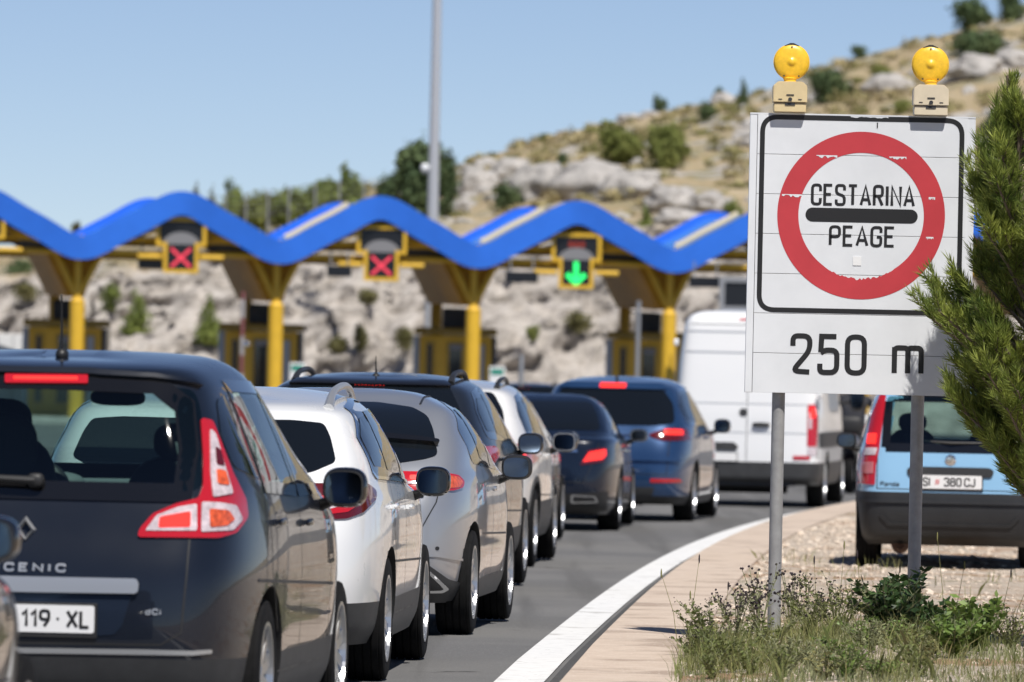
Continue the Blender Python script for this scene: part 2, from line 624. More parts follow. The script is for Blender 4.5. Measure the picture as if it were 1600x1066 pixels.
        self.wheels(tr, tw, track, rim_style, rimr, rim_m or M_ALLOY)

    # --- wheels
    def wheels(self, tr, tw, track, spokes, rimr, rim_m):
        bm = bmesh.new()
        h = tw / 2
        rr = tr * rimr
        prof = [(rr, -h * .8), (rr * 1.04, -h * .96), (tr * .9, -h), (tr * .965, -h * .93), (tr * .985, -h * .8)]
        for k in range(4):       # tread ribs with grooves
            a = -h * .78 + k * (h * 1.56 / 4)
            b = a + h * 1.56 / 4
            prof += [(tr, a + .004), (tr, b - .008), (tr - .007, b - .007), (tr - .007, b + .001)]
        prof += [(tr * .985, h * .8), (tr * .965, h * .93), (tr * .9, h), (rr * 1.04, h * .96), (rr, h * .8)]
        lathe(bm, prof, Matrix.Rotation(math.pi / 2, 4, 'Y'), 48)
        bmesh.ops.recalc_face_normals(bm, faces=bm.faces[:])
        tyre = bpy.data.meshes.new("tyre")
        bm.to_mesh(tyre)
        bm.free()
        tyre.materials.append(M_RUBBER)
        tyre.polygons.foreach_set("use_smooth", [True] * len(tyre.polygons))
        tyre.set_sharp_from_angle(angle=R(40))
        bm = bmesh.new()
        MY = Matrix.Rotation(math.pi / 2, 4, 'Y')
        lathe(bm, [(rr * 1.02, -h * .8), (rr * 1.0, h * .8), (rr * 1.03, h * .98), (rr * .96, h * .98), (rr * .93, h * .7), (rr * .9, -h * .2)], MY, 48, 0)
        lathe(bm, [(rr * .92, -h * .3), (0, -h * .3)], MY, 32, 1)
        lathe(bm, [(rr * .24, -h * .2), (rr * .24, h * .72), (rr * .15, h * .8), (0, h * .8)], MY, 20, 0)
        for k in range(spokes):
            a = 2 * math.pi * k / spokes
            w = rr * (0.9 / spokes) + .006
            rot = Matrix.Rotation(a, 4, 'X')
            fs = []
            vv = []
            for (y, ww, x0, x1) in ((rr * .2, w * .8, h * .45, h * .74), (rr * .95, w * 1.15, h * .55, h * .86)):
                vv.append([bm.verts.new(rot @ Vector((x, s * ww, y))) for x, s in ((x0, -1), (x1, -1), (x1, 1), (x0, 1))])
            for j in range(4):
                fs.append(bm.faces.new((vv[0][j], vv[0][(j + 1) % 4], vv[1][(j + 1) % 4], vv[1][j])))
            bmesh.ops.recalc_face_normals(bm, faces=fs)
        rim = bpy.data.meshes.new("rim")
        bm.to_mesh(rim)
        bm.free()
        rim.materials.append(rim_m)
        rim.materials.append(M_BLACK)
        for sx in (1, -1):
            for yy in (0.0, self.wb):
                w = empty("wheel", (sx * (track - h), yy, tr), 0, self.root)
                if sx < 0: w.rotation_euler = (0, 0, math.pi)
                for nm, me in (("tyre", tyre), ("rim", rim)):
                    o = bpy.data.objects.new(nm, me)
                    COL.objects.link(o)
                    o.parent = w

    # --- patches lying on the body
    def cast(self, o, d):
        h = self.bvh.ray_cast(o, d, 400.0)
        if h[0] is not None: return h[0], h[1]
        return None

    def patch(self, name, mode, outline, m, off=0.004, thick=0.006, rnd=0.0, grid=0.035, mirror=None, parent=None, keep='right', label=None):
        if mode != 'side': grid = min(grid, 0.02)
        """mode 'rear': (x, z); 'front': (x, z) from ahead; 'side': (y, z); 'px': photo pixels. Returns the objects."""
        if mode == 'px':
            pl = self.Mi @ at(outline[0][0], outline[0][1], (self.M @ Vector((0, 0, 0))).y)
            Yc = self.M.translation.y - 0.6
            sc = FPX / Yc
            P = [(a / sc, -b / sc) for a, b in outline]
        else:
            P = [tuple(p) for p in outline]
        if rnd: P = fillet(P, rnd / sc if mode == 'px' else rnd, True, 6)
        P = densify(P, grid)
        xs, ys = [p[0] for p in P], [p[1] for p in P]
        pts = [Vector(p) for p in P]
        n = len(P)
        gx = np.arange(min(xs) + grid / 2, max(xs), grid)
        gy = np.arange(min(ys) + grid / 2, max(ys), grid)
        PA = np.array(P)
        GX, GY_ = np.meshgrid(gx, gy)
        Q = np.stack([GX.ravel(), GY_.ravel()], 1)
        PB = np.roll(PA, -1, 0)
        ins = np.zeros(len(Q), bool)
        for (xa, ya), (xb, yb) in zip(PA, PB):
            if ya == yb: continue
            c = ((ya > Q[:, 1]) != (yb > Q[:, 1])) & (Q[:, 0] < (xb - xa) * (Q[:, 1] - ya) / (yb - ya) + xa)
            ins ^= c
        Q = Q[ins]
        if len(Q):
            d2 = ((Q[:, None, :] - PA[None]) ** 2).sum(2).min(1)
            pts += [Vector(q) for q in Q[d2 > (grid * .45) ** 2]]
        vs, es, fs, *_ = geometry.delaunay_2d_cdt(pts, [(i, (i + 1) % n) for i in range(n)], [], 1, 1e-6)
        co, nn = [], []
        for v in vs:
            if mode == 'px':
                o = self.Mi @ Vector((0, 0, CAM_H))
                d = ((self.Mi @ at(v.x * sc, -v.y * sc, Yc)) - o).normalized()
                far = (Yc + 1.0)
            elif mode == 'rear': o, d, far = Vector((v.x, -6, v.y)), Vector((0, 1, 0)), 5.4
            elif mode == 'front': o, d, far = Vector((v.x, 9, v.y)), Vector((0, -1, 0)), 6
            else: o, d, far = Vector((3, v.x, v.y)), Vector((-1, 0, 0)), 2.2
            h = self.cast(o, d)
            if h is None:
                q = self.bvh.find_nearest(o + d * far)
                h = (q[0], q[1])
            nrm = h[1]
            co.append(h[0] + nrm * off)
            nn.append(nrm)
        bm = bmesh.new()
        bv = [bm.verts.new(c) for c in co]
        for f in fs:
            try: bm.faces.new([bv[i] for i in f])
            except ValueError: pass
        bm.normal_update()
        avg = sum((f.normal.dot(nn[f.verts[0].index if f.verts[0].index >= 0 else 0]) for f in bm.faces), 0.0)
        bm.verts.index_update()
        avg = sum(f.normal.dot(nn[f.verts[0].index]) * f.calc_area() for f in bm.faces)
        if avg < 0: bmesh.ops.reverse_faces(bm, faces=bm.faces[:])
        # skirt: gives the patch its thickness
        be = [e for e in bm.edges if e.is_boundary]
        idx = {v: v.index for v in bm.verts}
        low = {}
        for e in be:
            for v in e.verts:
                if v not in low: low[v] = bm.verts.new(v.co - nn[idx[v]] * (thick + off))
        for e in be:
            lf = e.link_faces[0]
            a, b = e.verts
            lv = [l.vert for l in lf.loops]
            i = lv.index(a)
            if lv[(i + 1) % len(lv)] == b: a, b = b, a
            bm.faces.new((a, b, low[b], low[a]))
        par = parent or self.root
        if mirror == 'join':
            g = bm.verts[:] + bm.edges[:] + bm.faces[:]
            bmesh.ops.bisect_plane(bm, geom=g, plane_co=(0, 0, 0), plane_no=(1, 0, 0), clear_inner=(keep == 'right'), clear_outer=(keep != 'right'))
            for v in bm.verts:
                if abs(v.co.x) < 1e-4: v.co.x = 0
            b2 = bm.copy()
            for v in b2.verts: v.co.x *= -1
            bmesh.ops.reverse_faces(b2, faces=b2.faces[:])
            tmp = bpy.data.meshes.new("t")
            b2.to_mesh(tmp)
            b2.free()
            bm.from_mesh(tmp)
            bpy.data.meshes.remove(tmp)
            bmesh.ops.remove_doubles(bm, verts=bm.verts[:], dist=1e-4)
        out = []
        b2 = bm.copy() if mirror == 'copy' else None
        o = obj(name, bm, m, par)
        if label: o["label"] = label
        out.append(o)
        if b2:
            for v in b2.verts: v.co.x *= -1
            bmesh.ops.reverse_faces(b2, faces=b2.faces[:])
            out.append(obj(name, b2, m, self.root if parent is None else (self._twin or self.root)))
        return out

    _twin = None

    def lamp(self, outlines, mode='px', rnd=0.02):
        """outlines: [(poly, material, name)], the first is the housing; mirrored to the other side"""
        a, b = self.patch("tail_light", mode, outlines[0][0], outlines[0][1], 0.010, 0.02, rnd, 0.03, 'copy')
        self._twin = b
        for i, (poly, m, nm) in enumerate(outlines[1:]):
            self.patch(nm, mode, poly, m, 0.0135 + 0.0012 * i, 0.0005, rnd * .6, 0.025, 'copy', parent=a)
        self._twin = None

    def seam(self, pts, side='side', w=0.009, name="door_seam", off=0.0015, both=True, m=None):
        for s in ((1, -1) if both and side == 'side' else (1,)):
            bm = bmesh.new()
            P = [tuple(p) for p in pts]
            D = []
            for a, b in zip(P[:-1], P[1:]):
                k = max(1, int(math.dist(a, b) / 0.04))
                D += [(a[0] + (b[0] - a[0]) * q / k, a[1] + (b[1] - a[1]) * q / k) for q in range(k)]
            D.append(P[-1])

            def f(u, v):
                if side == 'side': o, d = Vector((3, u, v)), Vector((-1, 0, 0))
                else: o, d = Vector((u, -6, v)), Vector((0, 1, 0))
                h = self.cast(o, d)
                if h is None:
                    q = self.bvh.find_nearest(o + d * (2.1 if side == 'side' else 5.3))
                    h = (q[0], q[1])
                p = h[0] + h[1] * off
                return Vector((p.x * s, p.y, p.z))
            ribbon(bm, D, w, f)
            obj(name, bm, m or M_BLACK, self.root)

    def side_glass(self, outline, panes, frame_m=None, glass_m=None, rnd=0.05, chrome=False):
        self.patch("window_frame", 'side', outline, frame_m or M_GLOSSBLACK, 0.003, 0.004, rnd, 0.05, 'copy')
        for p in panes:
            self.patch("side_window", 'side', p, glass_m or M_DARKGLASS, 0.0055, 0.001, 0.04, 0.05, 'copy')
        if chrome: self.seam(outline + outline[:1], w=0.016, name="window_trim", off=0.007, m=M_CHROME)

    def mirror_pair(self, y, z, x=None, s=(0.125, 0.075, 0.088), shell=None, rim=None, n=2.8):
        x = x or self.W + 0.1
        for sx in (1, -1):
            bm = bmesh.new()
            superell(bm, (sx * x, y, z), s, n)
            hit = self.cast(Vector((sx * 3, y + .04, z - .05)), Vector((-sx, 0, 0)))
            bx = hit[0].x if hit else sx * (self.W - .12)
            mo = obj("wing_mirror", bm, shell or M_GLOSSBLACK, self.root, sharp=60)
            bm = bmesh.new()
            tube(bm, [(bx - sx * .02, y + .05, z - .09), (sx * (x - .06), y + .01, z - .06), (sx * x, y, z - .03)], [.03, .022, .02], 8)
            obj("mirror_stalk", bm, M_BLACK, mo)
            bm = bmesh.new()
            p = lambda q: math.copysign(abs(q) ** (2.0 / 3.4), q)
            ring = [(p(math.cos(t)) * s[0] * .86, p(math.sin(t)) * s[2] * .84) for t in np.linspace(0, 2 * math.pi, 33)[:-1]]
            prism(bm, ring, lambda u, v, d: Vector((sx * x + u, y - d + .03 * u * sx, z + v)), s[1] * .72, s[1] * .99)
            g = obj("mirror_bezel", bm, rim or M_BLACK, mo, smooth=False)
            bm = bmesh.new()
            vs = [bm.verts.new((sx * x + u * .93, y - s[1] * .99 - .002 + .03 * u * sx, z + v * .92)) for u, v in ring]
            fc = bm.faces.new(vs)
            bm.normal_update()
            if fc.normal.y > 0: fc.normal_flip()
            obj("mirror_glass", bm, M_MIRROR, mo, smooth=False)

    def handles(self, pts, m=None):
        for y, z in pts:
            h = self.cast(Vector((3, y, z)), Vector((-1, 0, 0)))
            if not h: continue
            for sx in (1, -1):
                bm = bmesh.new()
                superell(bm, (sx * (h[0].x + .022), y, z), (.013, .095, .016), 3, 12, 8)
                box(bm, (sx * (h[0].x + .006), y + .075, z), (.03, .022, .02))
                box(bm, (sx * (h[0].x + .006), y - .075, z), (.03, .022, .02))
                obj("door_handle", bm, m or self.paint, self.root)

    def on_top(self, x, y):
        h = self.cast(Vector((x, y, 4)), Vector((0, 0, -1)))
        return h[0]

    def antenna(self, y, h=0.22, lean=-0.05, fin=False):
        p = self.on_top(0, y)
        bm = bmesh.new()
        if fin:
            prism(bm, [(-.07, -.01), (.06, -.01), (-.04, .05), (-.065, .045)], lambda u, v, d: Vector((d, p.y + u, p.z + v)), -.014, .014)
        else:
            superell(bm, (0, p.y, p.z + .01), (.028, .04, .028), 2.2, 14, 8)
            tube(bm, [(0, p.y, p.z + .02), (0, p.y - .01, p.z + .05), (0, p.y + lean, p.z + h)], [.012, .006, .003], 8)
        obj("antenna", bm, M_BLACK, self.root)

    def rails(self, x, y0, y1, h=0.055, m=None, r=0.017):
        for sx in (1, -1):
            bm = bmesh.new()
            pts = []
            for k in range(15):
                t = k / 14
                y = y0 + (y1 - y0) * t
                p = self.on_top(x, y)
                lift = h * min(1, 5 * t, 5 * (1 - t)) ** .5
                pts.append(Vector((sx * x, y, p.z + lift - .005)))
            tube(bm, pts, [r * (1.5 if k in (0, 14) else 1.15 if k in (1, 13) else 1.0) for k in range(15)], 10)
            obj("roof_rail", bm, m or M_BLACK, self.root)

    def rear_y(self, x, z):
        h = self.cast(Vector((x, -6, z)), Vector((0, 1, 0)))
        return h[0].y if h else -self.wb * .3

    def plate(self, z, text=None, w=.52, h=.11, cx=0.0, frame=True, extra=None, tilt=0.0):
        y = min(self.rear_y(cx, z), self.rear_y(cx + w * .45, z + h * .4), self.rear_y(cx, z - h * .5)) - .012
        bm = bmesh.new()
        if frame: box(bm, (cx, y + .006, z - .006), (w + .02, .012, h + .03), bevel=.003)
        hold = obj("plate_holder", bm, M_BLACK, self.root, smooth=False)
        bm = bmesh.new()
        prism(bm, fillet([(-w / 2, -h / 2), (w / 2, -h / 2), (w / 2, h / 2), (-w / 2, h / 2)], .012, True), lambda u, v, d: Vector((cx + u, y - d, z + v)), .0, .004)
        pl = obj("number_plate", bm, M_PLATE, self.root, smooth=False)
        if text:
            for t, u0, cw in text:
                bm = bmesh.new()
                stroke_text(bm, t, u0, -.0375, .075, cw, .0125, .016, lambda a, b, l: Vector((cx + a, y - .0055 - l, z + b)), space=.03)
                obj("plate_text", bm, M_INK, pl, smooth=False)
        if extra: extra(pl, cx, y, z)
        return pl


def coat_of_arms(du):
    def f(pl, cx, y, z):
        bm = bmesh.new()
        for i in range(4):
            for j in range(4):
                if (i + j) % 2 == 0: box(bm, (cx + du + (i - 1.5) * .0085, y - .005, z + (j - 1.5) * .0105), (.0085, .002, .0105))
        obj("plate_shield", bm, M_REDP, pl, smooth=False)
    return f


M_REDP = mat("shield_red", (0.6, 0.06, 0.06), 0.5)


def lettering(car, text, mode_xz, h, cw, sw, gap, m, name="badge_letters", cx=None):
    x0, z0 = mode_xz
    bm = bmesh.new()

    def f(u, v, l):
        y = car.rear_y(u, v)
        return Vector((u, y - .006 - l, v))
    stroke_text(bm, text, x0, z0, h, cw, sw, gap, f)
    bmesh.ops.recalc_face_normals(bm, faces=bm.faces[:])
    bm.normal_update()
    for fc in bm.faces:
        if fc.normal.y > 0: fc.normal_flip()
    return obj(name, bm, m, car.root, smooth=False)


def bulk(name, par, pts, m):
    bm = bmesh.new()
    for c, s, n in pts: superell(bm, c, s, n, 20, 12)
    return obj(name, bm, m, par, sharp=60)

# ================================================================== THE SETTING: ground, road, verge, hill
def mesh_grid(xs, ys, zf, name, m, kind="structure", smooth=True):
    bm = bmesh.new()
    V = [[bm.verts.new((x, y, zf(x, y))) for x in xs] for y in ys]
    for j in range(len(ys) - 1):
        for i in range(len(xs) - 1):
            bm.faces.new((V[j][i], V[j][i + 1], V[j + 1][i + 1], V[j + 1][i]))
    o = obj(name, bm, m, smooth=smooth, sharp=None)
    o["kind"] = kind
    return o


def ramp_mat(name, stops, scale, rough, bump=0.5, bscale=None, bdist=0.03, coords="Object", vscale=(1, 1, 1), extra=None, detail=10):
    m = bpy.data.materials.new(name)
    m.use_nodes = True
    nt = m.node_tree
    b = nt.nodes["Principled BSDF"]
    b.inputs["Roughness"].default_value = rough
    b.inputs["Specular IOR Level"].default_value = 0.25
    tc = nt.nodes.new("ShaderNodeTexCoord")
    mp = nt.nodes.new("ShaderNodeMapping")
    mp.inputs["Scale"].default_value = vscale
    nt.links.new(tc.outputs[coords], mp.inputs[0])
    nz = nt.nodes.new("ShaderNodeTexNoise")
    nz.inputs["Scale"].default_value = scale
    nz.inputs["Detail"].default_value = detail
    nz.inputs["Roughness"].default_value = 0.68
    nt.links.new(mp.outputs[0], nz.inputs["Vector"])
    rp = nt.nodes.new("ShaderNodeValToRGB")
    el = rp.color_ramp.elements
    while len(el) < len(stops): el.new(0.5)
    for e, (p, c) in zip(el, stops):
        e.position = p
        e.color = (*c, 1)
    nt.links.new(nz.outputs["Fac"], rp.inputs["Fac"])
    col = rp.outputs["Color"]
    if extra: col = extra(nt, mp, col)
    nt.links.new(col, b.inputs["Base Color"])
    n3 = nt.nodes.new("ShaderNodeTexNoise")
    n3.inputs["Scale"].default_value = bscale or scale * 4
    n3.inputs["Detail"].default_value = 9
    n3.inputs["Roughness"].default_value = 0.7
    nt.links.new(mp.outputs[0], n3.inputs["Vector"])
    bp = nt.nodes.new("ShaderNodeBump")
    bp.inputs["Strength"].default_value = bump
    bp.inputs["Distance"].default_value = bdist
    nt.links.new(n3.outputs["Fac"], bp.inputs["Height"])
    nt.links.new(bp.outputs[0], b.inputs["Normal"])
    return m


def mixer(nt, fac, a, c):
    mx = nt.nodes.new("ShaderNodeMix")
    mx.data_type = 'RGBA'
    nt.links.new(fac, mx.inputs["Factor"])
    nt.links.new(a, mx.inputs[6])
    if isinstance(c, tuple): mx.inputs[7].default_value = (*c, 1)
    else: nt.links.new(c, mx.inputs[7])
    return mx.outputs[2]


def noise_fac(nt, mp, scale, lo, hi, detail=4):
    nz = nt.nodes.new("ShaderNodeTexNoise")
    nz.inputs["Scale"].default_value = scale
    nz.inputs["Detail"].default_value = detail
    nt.links.new(mp.outputs[0], nz.inputs["Vector"])
    mr = nt.nodes.new("ShaderNodeMapRange")
    mr.inputs["From Min"].default_value = lo
    mr.inputs["From Max"].default_value = hi
    mr.interpolation_type = 'SMOOTHSTEP'
    nt.links.new(nz.outputs["Fac"], mr.inputs["Value"])
    return mr.outputs[0]


def asphalt_extra(nt, mp, col):
    f = noise_fac(nt, mp, 0.35, 0.42, 0.62)
    c = mixer(nt, f, col, (0.17, 0.168, 0.165))
    m2 = nt.nodes.new("ShaderNodeMapping")
    m2.inputs["Scale"].default_value = (1.5, 0.035, 1)
    tc = nt.nodes.new("ShaderNodeTexCoord")
    nt.links.new(tc.outputs["Object"], m2.inputs[0])
    c = mixer(nt, noise_fac(nt, m2, 1.6, 0.50, 0.66, 5), c, (0.115, 0.114, 0.113))
    c = mixer(nt, noise_fac(nt, mp, 1.1, 0.66, 0.72, 6), c, (0.05, 0.049, 0.048))
    f2 = noise_fac(nt, mp, 60, 0.60, 0.68)
    return mixer(nt, f2, c, (0.24, 0.235, 0.23))


M_ASPHALT = ramp_mat("asphalt", [(0.3, (0.10, 0.10, 0.102)), (0.7, (0.175, 0.174, 0.173))], 90, 0.85, 0.6, 140, 0.006, extra=asphalt_extra)
M_ASPHALT2 = ramp_mat("asphalt_joint", [(0.3, (0.045, 0.045, 0.047)), (0.7, (0.11, 0.11, 0.11))], 25, 0.9, 0.6, 120, 0.006)
def line_extra(nt, mp, col):
    c = mixer(nt, noise_fac(nt, mp, 14, 0.66, 0.72, 8), col, (0.34, 0.34, 0.33))
    return mixer(nt, noise_fac(nt, mp, 2.2, 0.60, 0.68, 8), c, (0.48, 0.47, 0.45))


def kerb_extra(nt, mp, col):
    tc = nt.nodes.new("ShaderNodeTexCoord")
    sx = nt.nodes.new("ShaderNodeSeparateXYZ")
    nt.links.new(tc.outputs["Object"], sx.inputs[0])
    fr = nt.nodes.new("ShaderNodeMath")
    fr.operation = 'FRACT'
    q4 = nt.nodes.new("ShaderNodeMath")
    q4.operation = 'MULTIPLY'
    q4.inputs[1].default_value = 0.22
    nt.links.new(sx.outputs[1], q4.inputs[0])
    nt.links.new(q4.outputs[0], fr.inputs[0])
    lt = nt.nodes.new("ShaderNodeMath")
    lt.operation = 'LESS_THAN'
    lt.inputs[1].default_value = 0.005
    nt.links.new(fr.outputs[0], lt.inputs[0])
    c = mixer(nt, noise_fac(nt, mp, 1.6, 0.52, 0.66, 8), col, (0.38, 0.30, 0.24))
    c = mixer(nt, noise_fac(nt, mp, 40, 0.60, 0.68, 4), c, (0.66, 0.58, 0.50))
    return mixer(nt, lt.outputs[0], c, (0.25, 0.20, 0.16))


M_LINE = ramp_mat("road_paint", [(0.25, (0.58, 0.58, 0.57)), (0.5, (0.76, 0.76, 0.75))], 9, 0.6, 0.3, 150, 0.003, extra=line_extra)
M_KERB = ramp_mat("kerb_concrete", [(0.3, (0.50, 0.40, 0.32)), (0.7, (0.61, 0.51, 0.425))], 7, 0.9, 0.5, 60, 0.01, extra=kerb_extra)


def gravel_extra(nt, mp, col):
    vo = nt.nodes.new("ShaderNodeTexVoronoi")
    vo.inputs["Scale"].default_value = 22
    nt.links.new(mp.outputs[0], vo.inputs["Vector"])
    hs = nt.nodes.new("ShaderNodeSeparateColor")
    nt.links.new(vo.outputs["Color"], hs.inputs[0])
    mr = nt.nodes.new("ShaderNodeMapRange")
    mr.inputs["From Min"].default_value = 0.72
    mr.inputs["From Max"].default_value = 0.9
    nt.links.new(hs.outputs[0], mr.inputs["Value"])
    c = mixer(nt, mr.outputs[0], col, (0.62, 0.56, 0.48))
    f = noise_fac(nt, mp, 0.9, 0.50, 0.62, 6)
    c = mixer(nt, f, c, (0.46, 0.30, 0.19))
    f = noise_fac(nt, mp, 1.6, 0.62, 0.70, 8)
    return mixer(nt, f, c, (0.20, 0.20, 0.085))


M_GRAVEL = ramp_mat("gravel_ground", [(0.3, (0.50, 0.395, 0.30)), (0.52, (0.62, 0.52, 0.42)), (0.75, (0.70, 0.62, 0.52))], 14, 0.95, 1.0, 30, 0.04, extra=gravel_extra)
M_FARGROUND = ramp_mat("dry_ground", [(0.3, (0.20, 0.17, 0.10)), (0.7, (0.38, 0.31, 0.21))], 0.2, 0.95, 0.6, 2, 0.1)

# edge of the white line measured on the photo, taken down to the ground
LINE_PX = [(812, 1066), (872, 1010), (952, 942), (1034, 884), (1112, 846), (1202, 815), (1262, 802), (1327, 790)]
LP = [on_road(*p) for p in LINE_PX]
ly = np.array([p.y for p in LP])
lx = np.array([p.x for p in LP])
cf = np.polyfit(ly, lx, 3)


def edge_x(Y):
    """centre of the white edge line"""
    q = min(max(Y, 38.0), 118.0)
    d = 3 * cf[0] * q * q + 2 * cf[1] * q + cf[2]
    return float(np.polyval(cf, q) + (Y - q) * d)


def gz(Y): return road_z(Y)


YS = list(np.arange(-80, 30, 10)) + list(np.arange(30, 130, 1.5)) + list(np.arange(130, 262, 6))
LINE_W = 0.25


def strip(name, m, off0, off1, lift, y0, y1, step=1.0, kind="structure", solid=0.0, mulo=1.0):
    bm = bmesh.new()
    ys = np.arange(y0, y1 + 1e-6, step)
    prev = None
    for y in ys:
        x = edge_x(y)
        a = bm.verts.new((x + off0, y, gz(y) + lift))
        b = bm.verts.new((x + off1, y, gz(y) + lift))
        row = [a, b]
        if solid:
            row = [bm.verts.new((x + off0, y, gz(y) + lift - solid))] + row + [bm.verts.new((x + off1, y, gz(y) + lift - solid))]
        if prev:
            for i in range(len(row) - 1):
                bm.faces.new((prev[i], prev[i + 1], row[i + 1], row[i]))
        prev = row
    o = obj(name, bm, m, smooth=False)
    o["kind"] = kind
    return o


def base_z(x, y): return gz(y) - 0.02 - (0.0 if y < 200 else 0.0)


# one sheet to the horizon, the carriageway sheets lie above it
mesh_grid([-2500, -600, -150, -40, -15, 0, 15, 40, 150, 600, 2500], [-900, -300, -80, 0, 40, 60, 80, 100, 120, 140, 200, 300, 500, 1200, 3000],
          lambda x, y: gz(y) - 0.06 - (2.0 if y > 600 else 0), "ground", M_FARGROUND)


def road_strip():
    bm = bmesh.new()
    prev = None
    for y in YS:
        a = [bm.verts.new((edge_x(y) + o, y, gz(y))) for o in (-18, -9, -4.5, 0, 0.62)]
        if prev:
            for i in range(4): bm.faces.new((prev[i], prev[i + 1], a[i + 1], a[i]))
        prev = a
    o = obj("road", bm, M_ASPHALT, smooth=False)
    o["kind"] = "structure"


road_strip()
o = mesh_grid([-60, -20, 0, 20, 60], [130, 160, 190, 232], lambda x, y: gz(y) + 0.004, "toll_plaza_pavement", M_ASPHALT)
strip("edge_line", M_LINE, -LINE_W / 2, LINE_W / 2, 0.008, -40, 128)
strip("lane_line", M_LINE, -3.75, -3.6, 0.008, -40, 40)
strip("road_joint", M_ASPHALT2, 0.15, 0.32, 0.004, -40, 128)
KZ = 0.10
strip("kerb", M_KERB, 0.28, 0.84, KZ, -40, 128, solid=0.2)


def verge_z(x, y):
    d = x - edge_x(y) - 0.82
    z = gz(y) + KZ - 0.015 + 0.04 * noise.noise(Vector((x * 0.9, y * 0.35, 0))) * min(1, max(0, d)) + 0.012 * noise.noise(Vector((x * 5, y * 3, 3)))
    if y < 46: z += 0.06 * min(1, max(0, d) / 0.8) * min(1, (46 - y) / 5)
    return z


def verge():
    bm = bmesh.new()
    ys = list(np.arange(-40, 30, 5)) + list(np.arange(30, 70, 0.35)) + list(np.arange(70, 128, 2))
    offs = [.82] + list(np.arange(.90, 4.2, 0.12)) + [4.6, 5.2, 6, 7.5, 10, 14, 20, 30, 60]
    prev = None
    for y in ys:
        ex = edge_x(y)
        row = [bm.verts.new((ex + o, y, verge_z(ex + o, y) - (0.0 if o > .83 else 0.002))) for o in offs]
        if prev:
            for i in range(len(row) - 1): bm.faces.new((prev[i], prev[i + 1], row[i + 1], row[i]))
        prev = row
    o = obj("gravel_verge", bm, M_GRAVEL, sharp=None)
    o["kind"] = "structure"


verge()

# loose stones: nobody could count them
M_STONE = mat("limestone_chips", (0.56, 0.45, 0.35), 0.9, col2=(0.70, 0.61, 0.51), vscale=9, island=0.22)
rng = random.Random(3)
bm = bmesh.new()
ico = bmesh.new()
bmesh.ops.create_icosphere(ico, subdivisions=1, radius=1)
icov = [v.co.copy() for v in ico.verts]
icof = [[v.index for v in f.verts] for f in ico.faces]
ico.free()
for k in range(9000):
    y = rng.uniform(34.5, 84)
    x = edge_x(y) + .86 + abs(rng.gauss(0, 2.2))
    s = min(0.026, 0.005 + rng.expovariate(1 / 0.005)) * (1 + (y - 35) / 60)
    rz = rng.uniform(0, 6)
    q = Matrix.Rotation(rz, 3, 'Z') @ Matrix.Diagonal((s * rng.uniform(.7, 1.3), s * rng.uniform(.7, 1.3), s * rng.uniform(.3, .6)))
    c = Vector((x, y, verge_z(x, y) + s * .2))
    vs = [bm.verts.new(c + q @ (p * rng.uniform(.8, 1.15))) for p in icov]
    for f in icof: bm.faces.new([vs[i] for i in f])
o = obj("loose_stones", bm, M_STONE, smooth=False)
tag(o, "pale limestone chips scattered over the gravel verge", "gravel", kind="stuff")


# hill: cut rock face behind the toll gates, dry slope up to the ridge
def hill_extra(nt, mp, col):
    geo = nt.nodes.new("ShaderNodeNewGeometry")
    at_ = nt.nodes.new("ShaderNodeAttribute")
    at_.attribute_name = "rock"
    n1 = nt.nodes.new("ShaderNodeTexNoise")
    n1.inputs["Scale"].default_value = 0.9
    n1.inputs["Detail"].default_value = 12
    n1.inputs["Roughness"].default_value = 0.72
    nt.links.new(mp.outputs[0], n1.inputs["Vector"])
    rp = nt.nodes.new("ShaderNodeValToRGB")
    el = rp.color_ramp.elements
    for p, c in ((0.5, (0.42, 0.36, 0.30)), (0.58, (0.60, 0.54, 0.47))): el.new(p)
    for e, (p, c) in zip(el, [(0.32, (0.20, 0.18, 0.16)), (0.43, (0.38, 0.345, 0.31)), (0.52, (0.53, 0.485, 0.44)), (0.66, (0.64, 0.60, 0.56))]):
        e.position = p
        e.color = (*c, 1)
    nt.links.new(n1.outputs["Fac"], rp.inputs["Fac"])
    gfac = noise_fac(nt, mp, 0.30, 0.48, 0.60, 8)
    dry = mixer(nt, gfac, col, (0.22, 0.215, 0.10))
    rf = noise_fac(nt, mp, 0.30, 0.54, 0.62, 9)
    dry = mixer(nt, rf, dry, rp.outputs["Color"])
    return mixer(nt, at_.outputs["Fac"], dry, rp.outputs["Color"])


M_HILL = ramp_mat("hill", [(0.3, (0.36, 0.28, 0.165)), (0.5, (0.47, 0.375, 0.235)), (0.7, (0.55, 0.46, 0.32))], 0.5, 0.95, 0.8, 1.6, 0.35, extra=hill_extra)  # dark tones lifted, distance haze put into the hill colours


def tab(v, xs, ys): return float(np.interp(v, xs, ys))


# skyline measured on the photo, as ridge heights 330 m away
RIDGE_PX = [(-400, 470), (-100, 420), (0, 398), (120, 372), (300, 330), (450, 312), (600, 290), (720, 254), (860, 214), (1000, 182), (1100, 162), (1200, 138), (1300, 100), (1400, 74), (1500, 45), (1600, 18), (1800, -20), (2200, -60)]
RP = [at(px, py, 330) for px, py in RIDGE_PX]
RX, RZ = [p.x for p in RP], [p.z for p in RP]


def cut_top(x): return tab(x, [-60, -17, -8, 0, 8, 17, 60], [3.4, 3.9, 5.0, 5.8, 6.2, 6.6, 7.5])


def fbm(x, y, z, o=5): return noise.fractal(Vector((x, y, z)), 1.0, 2.0, o)


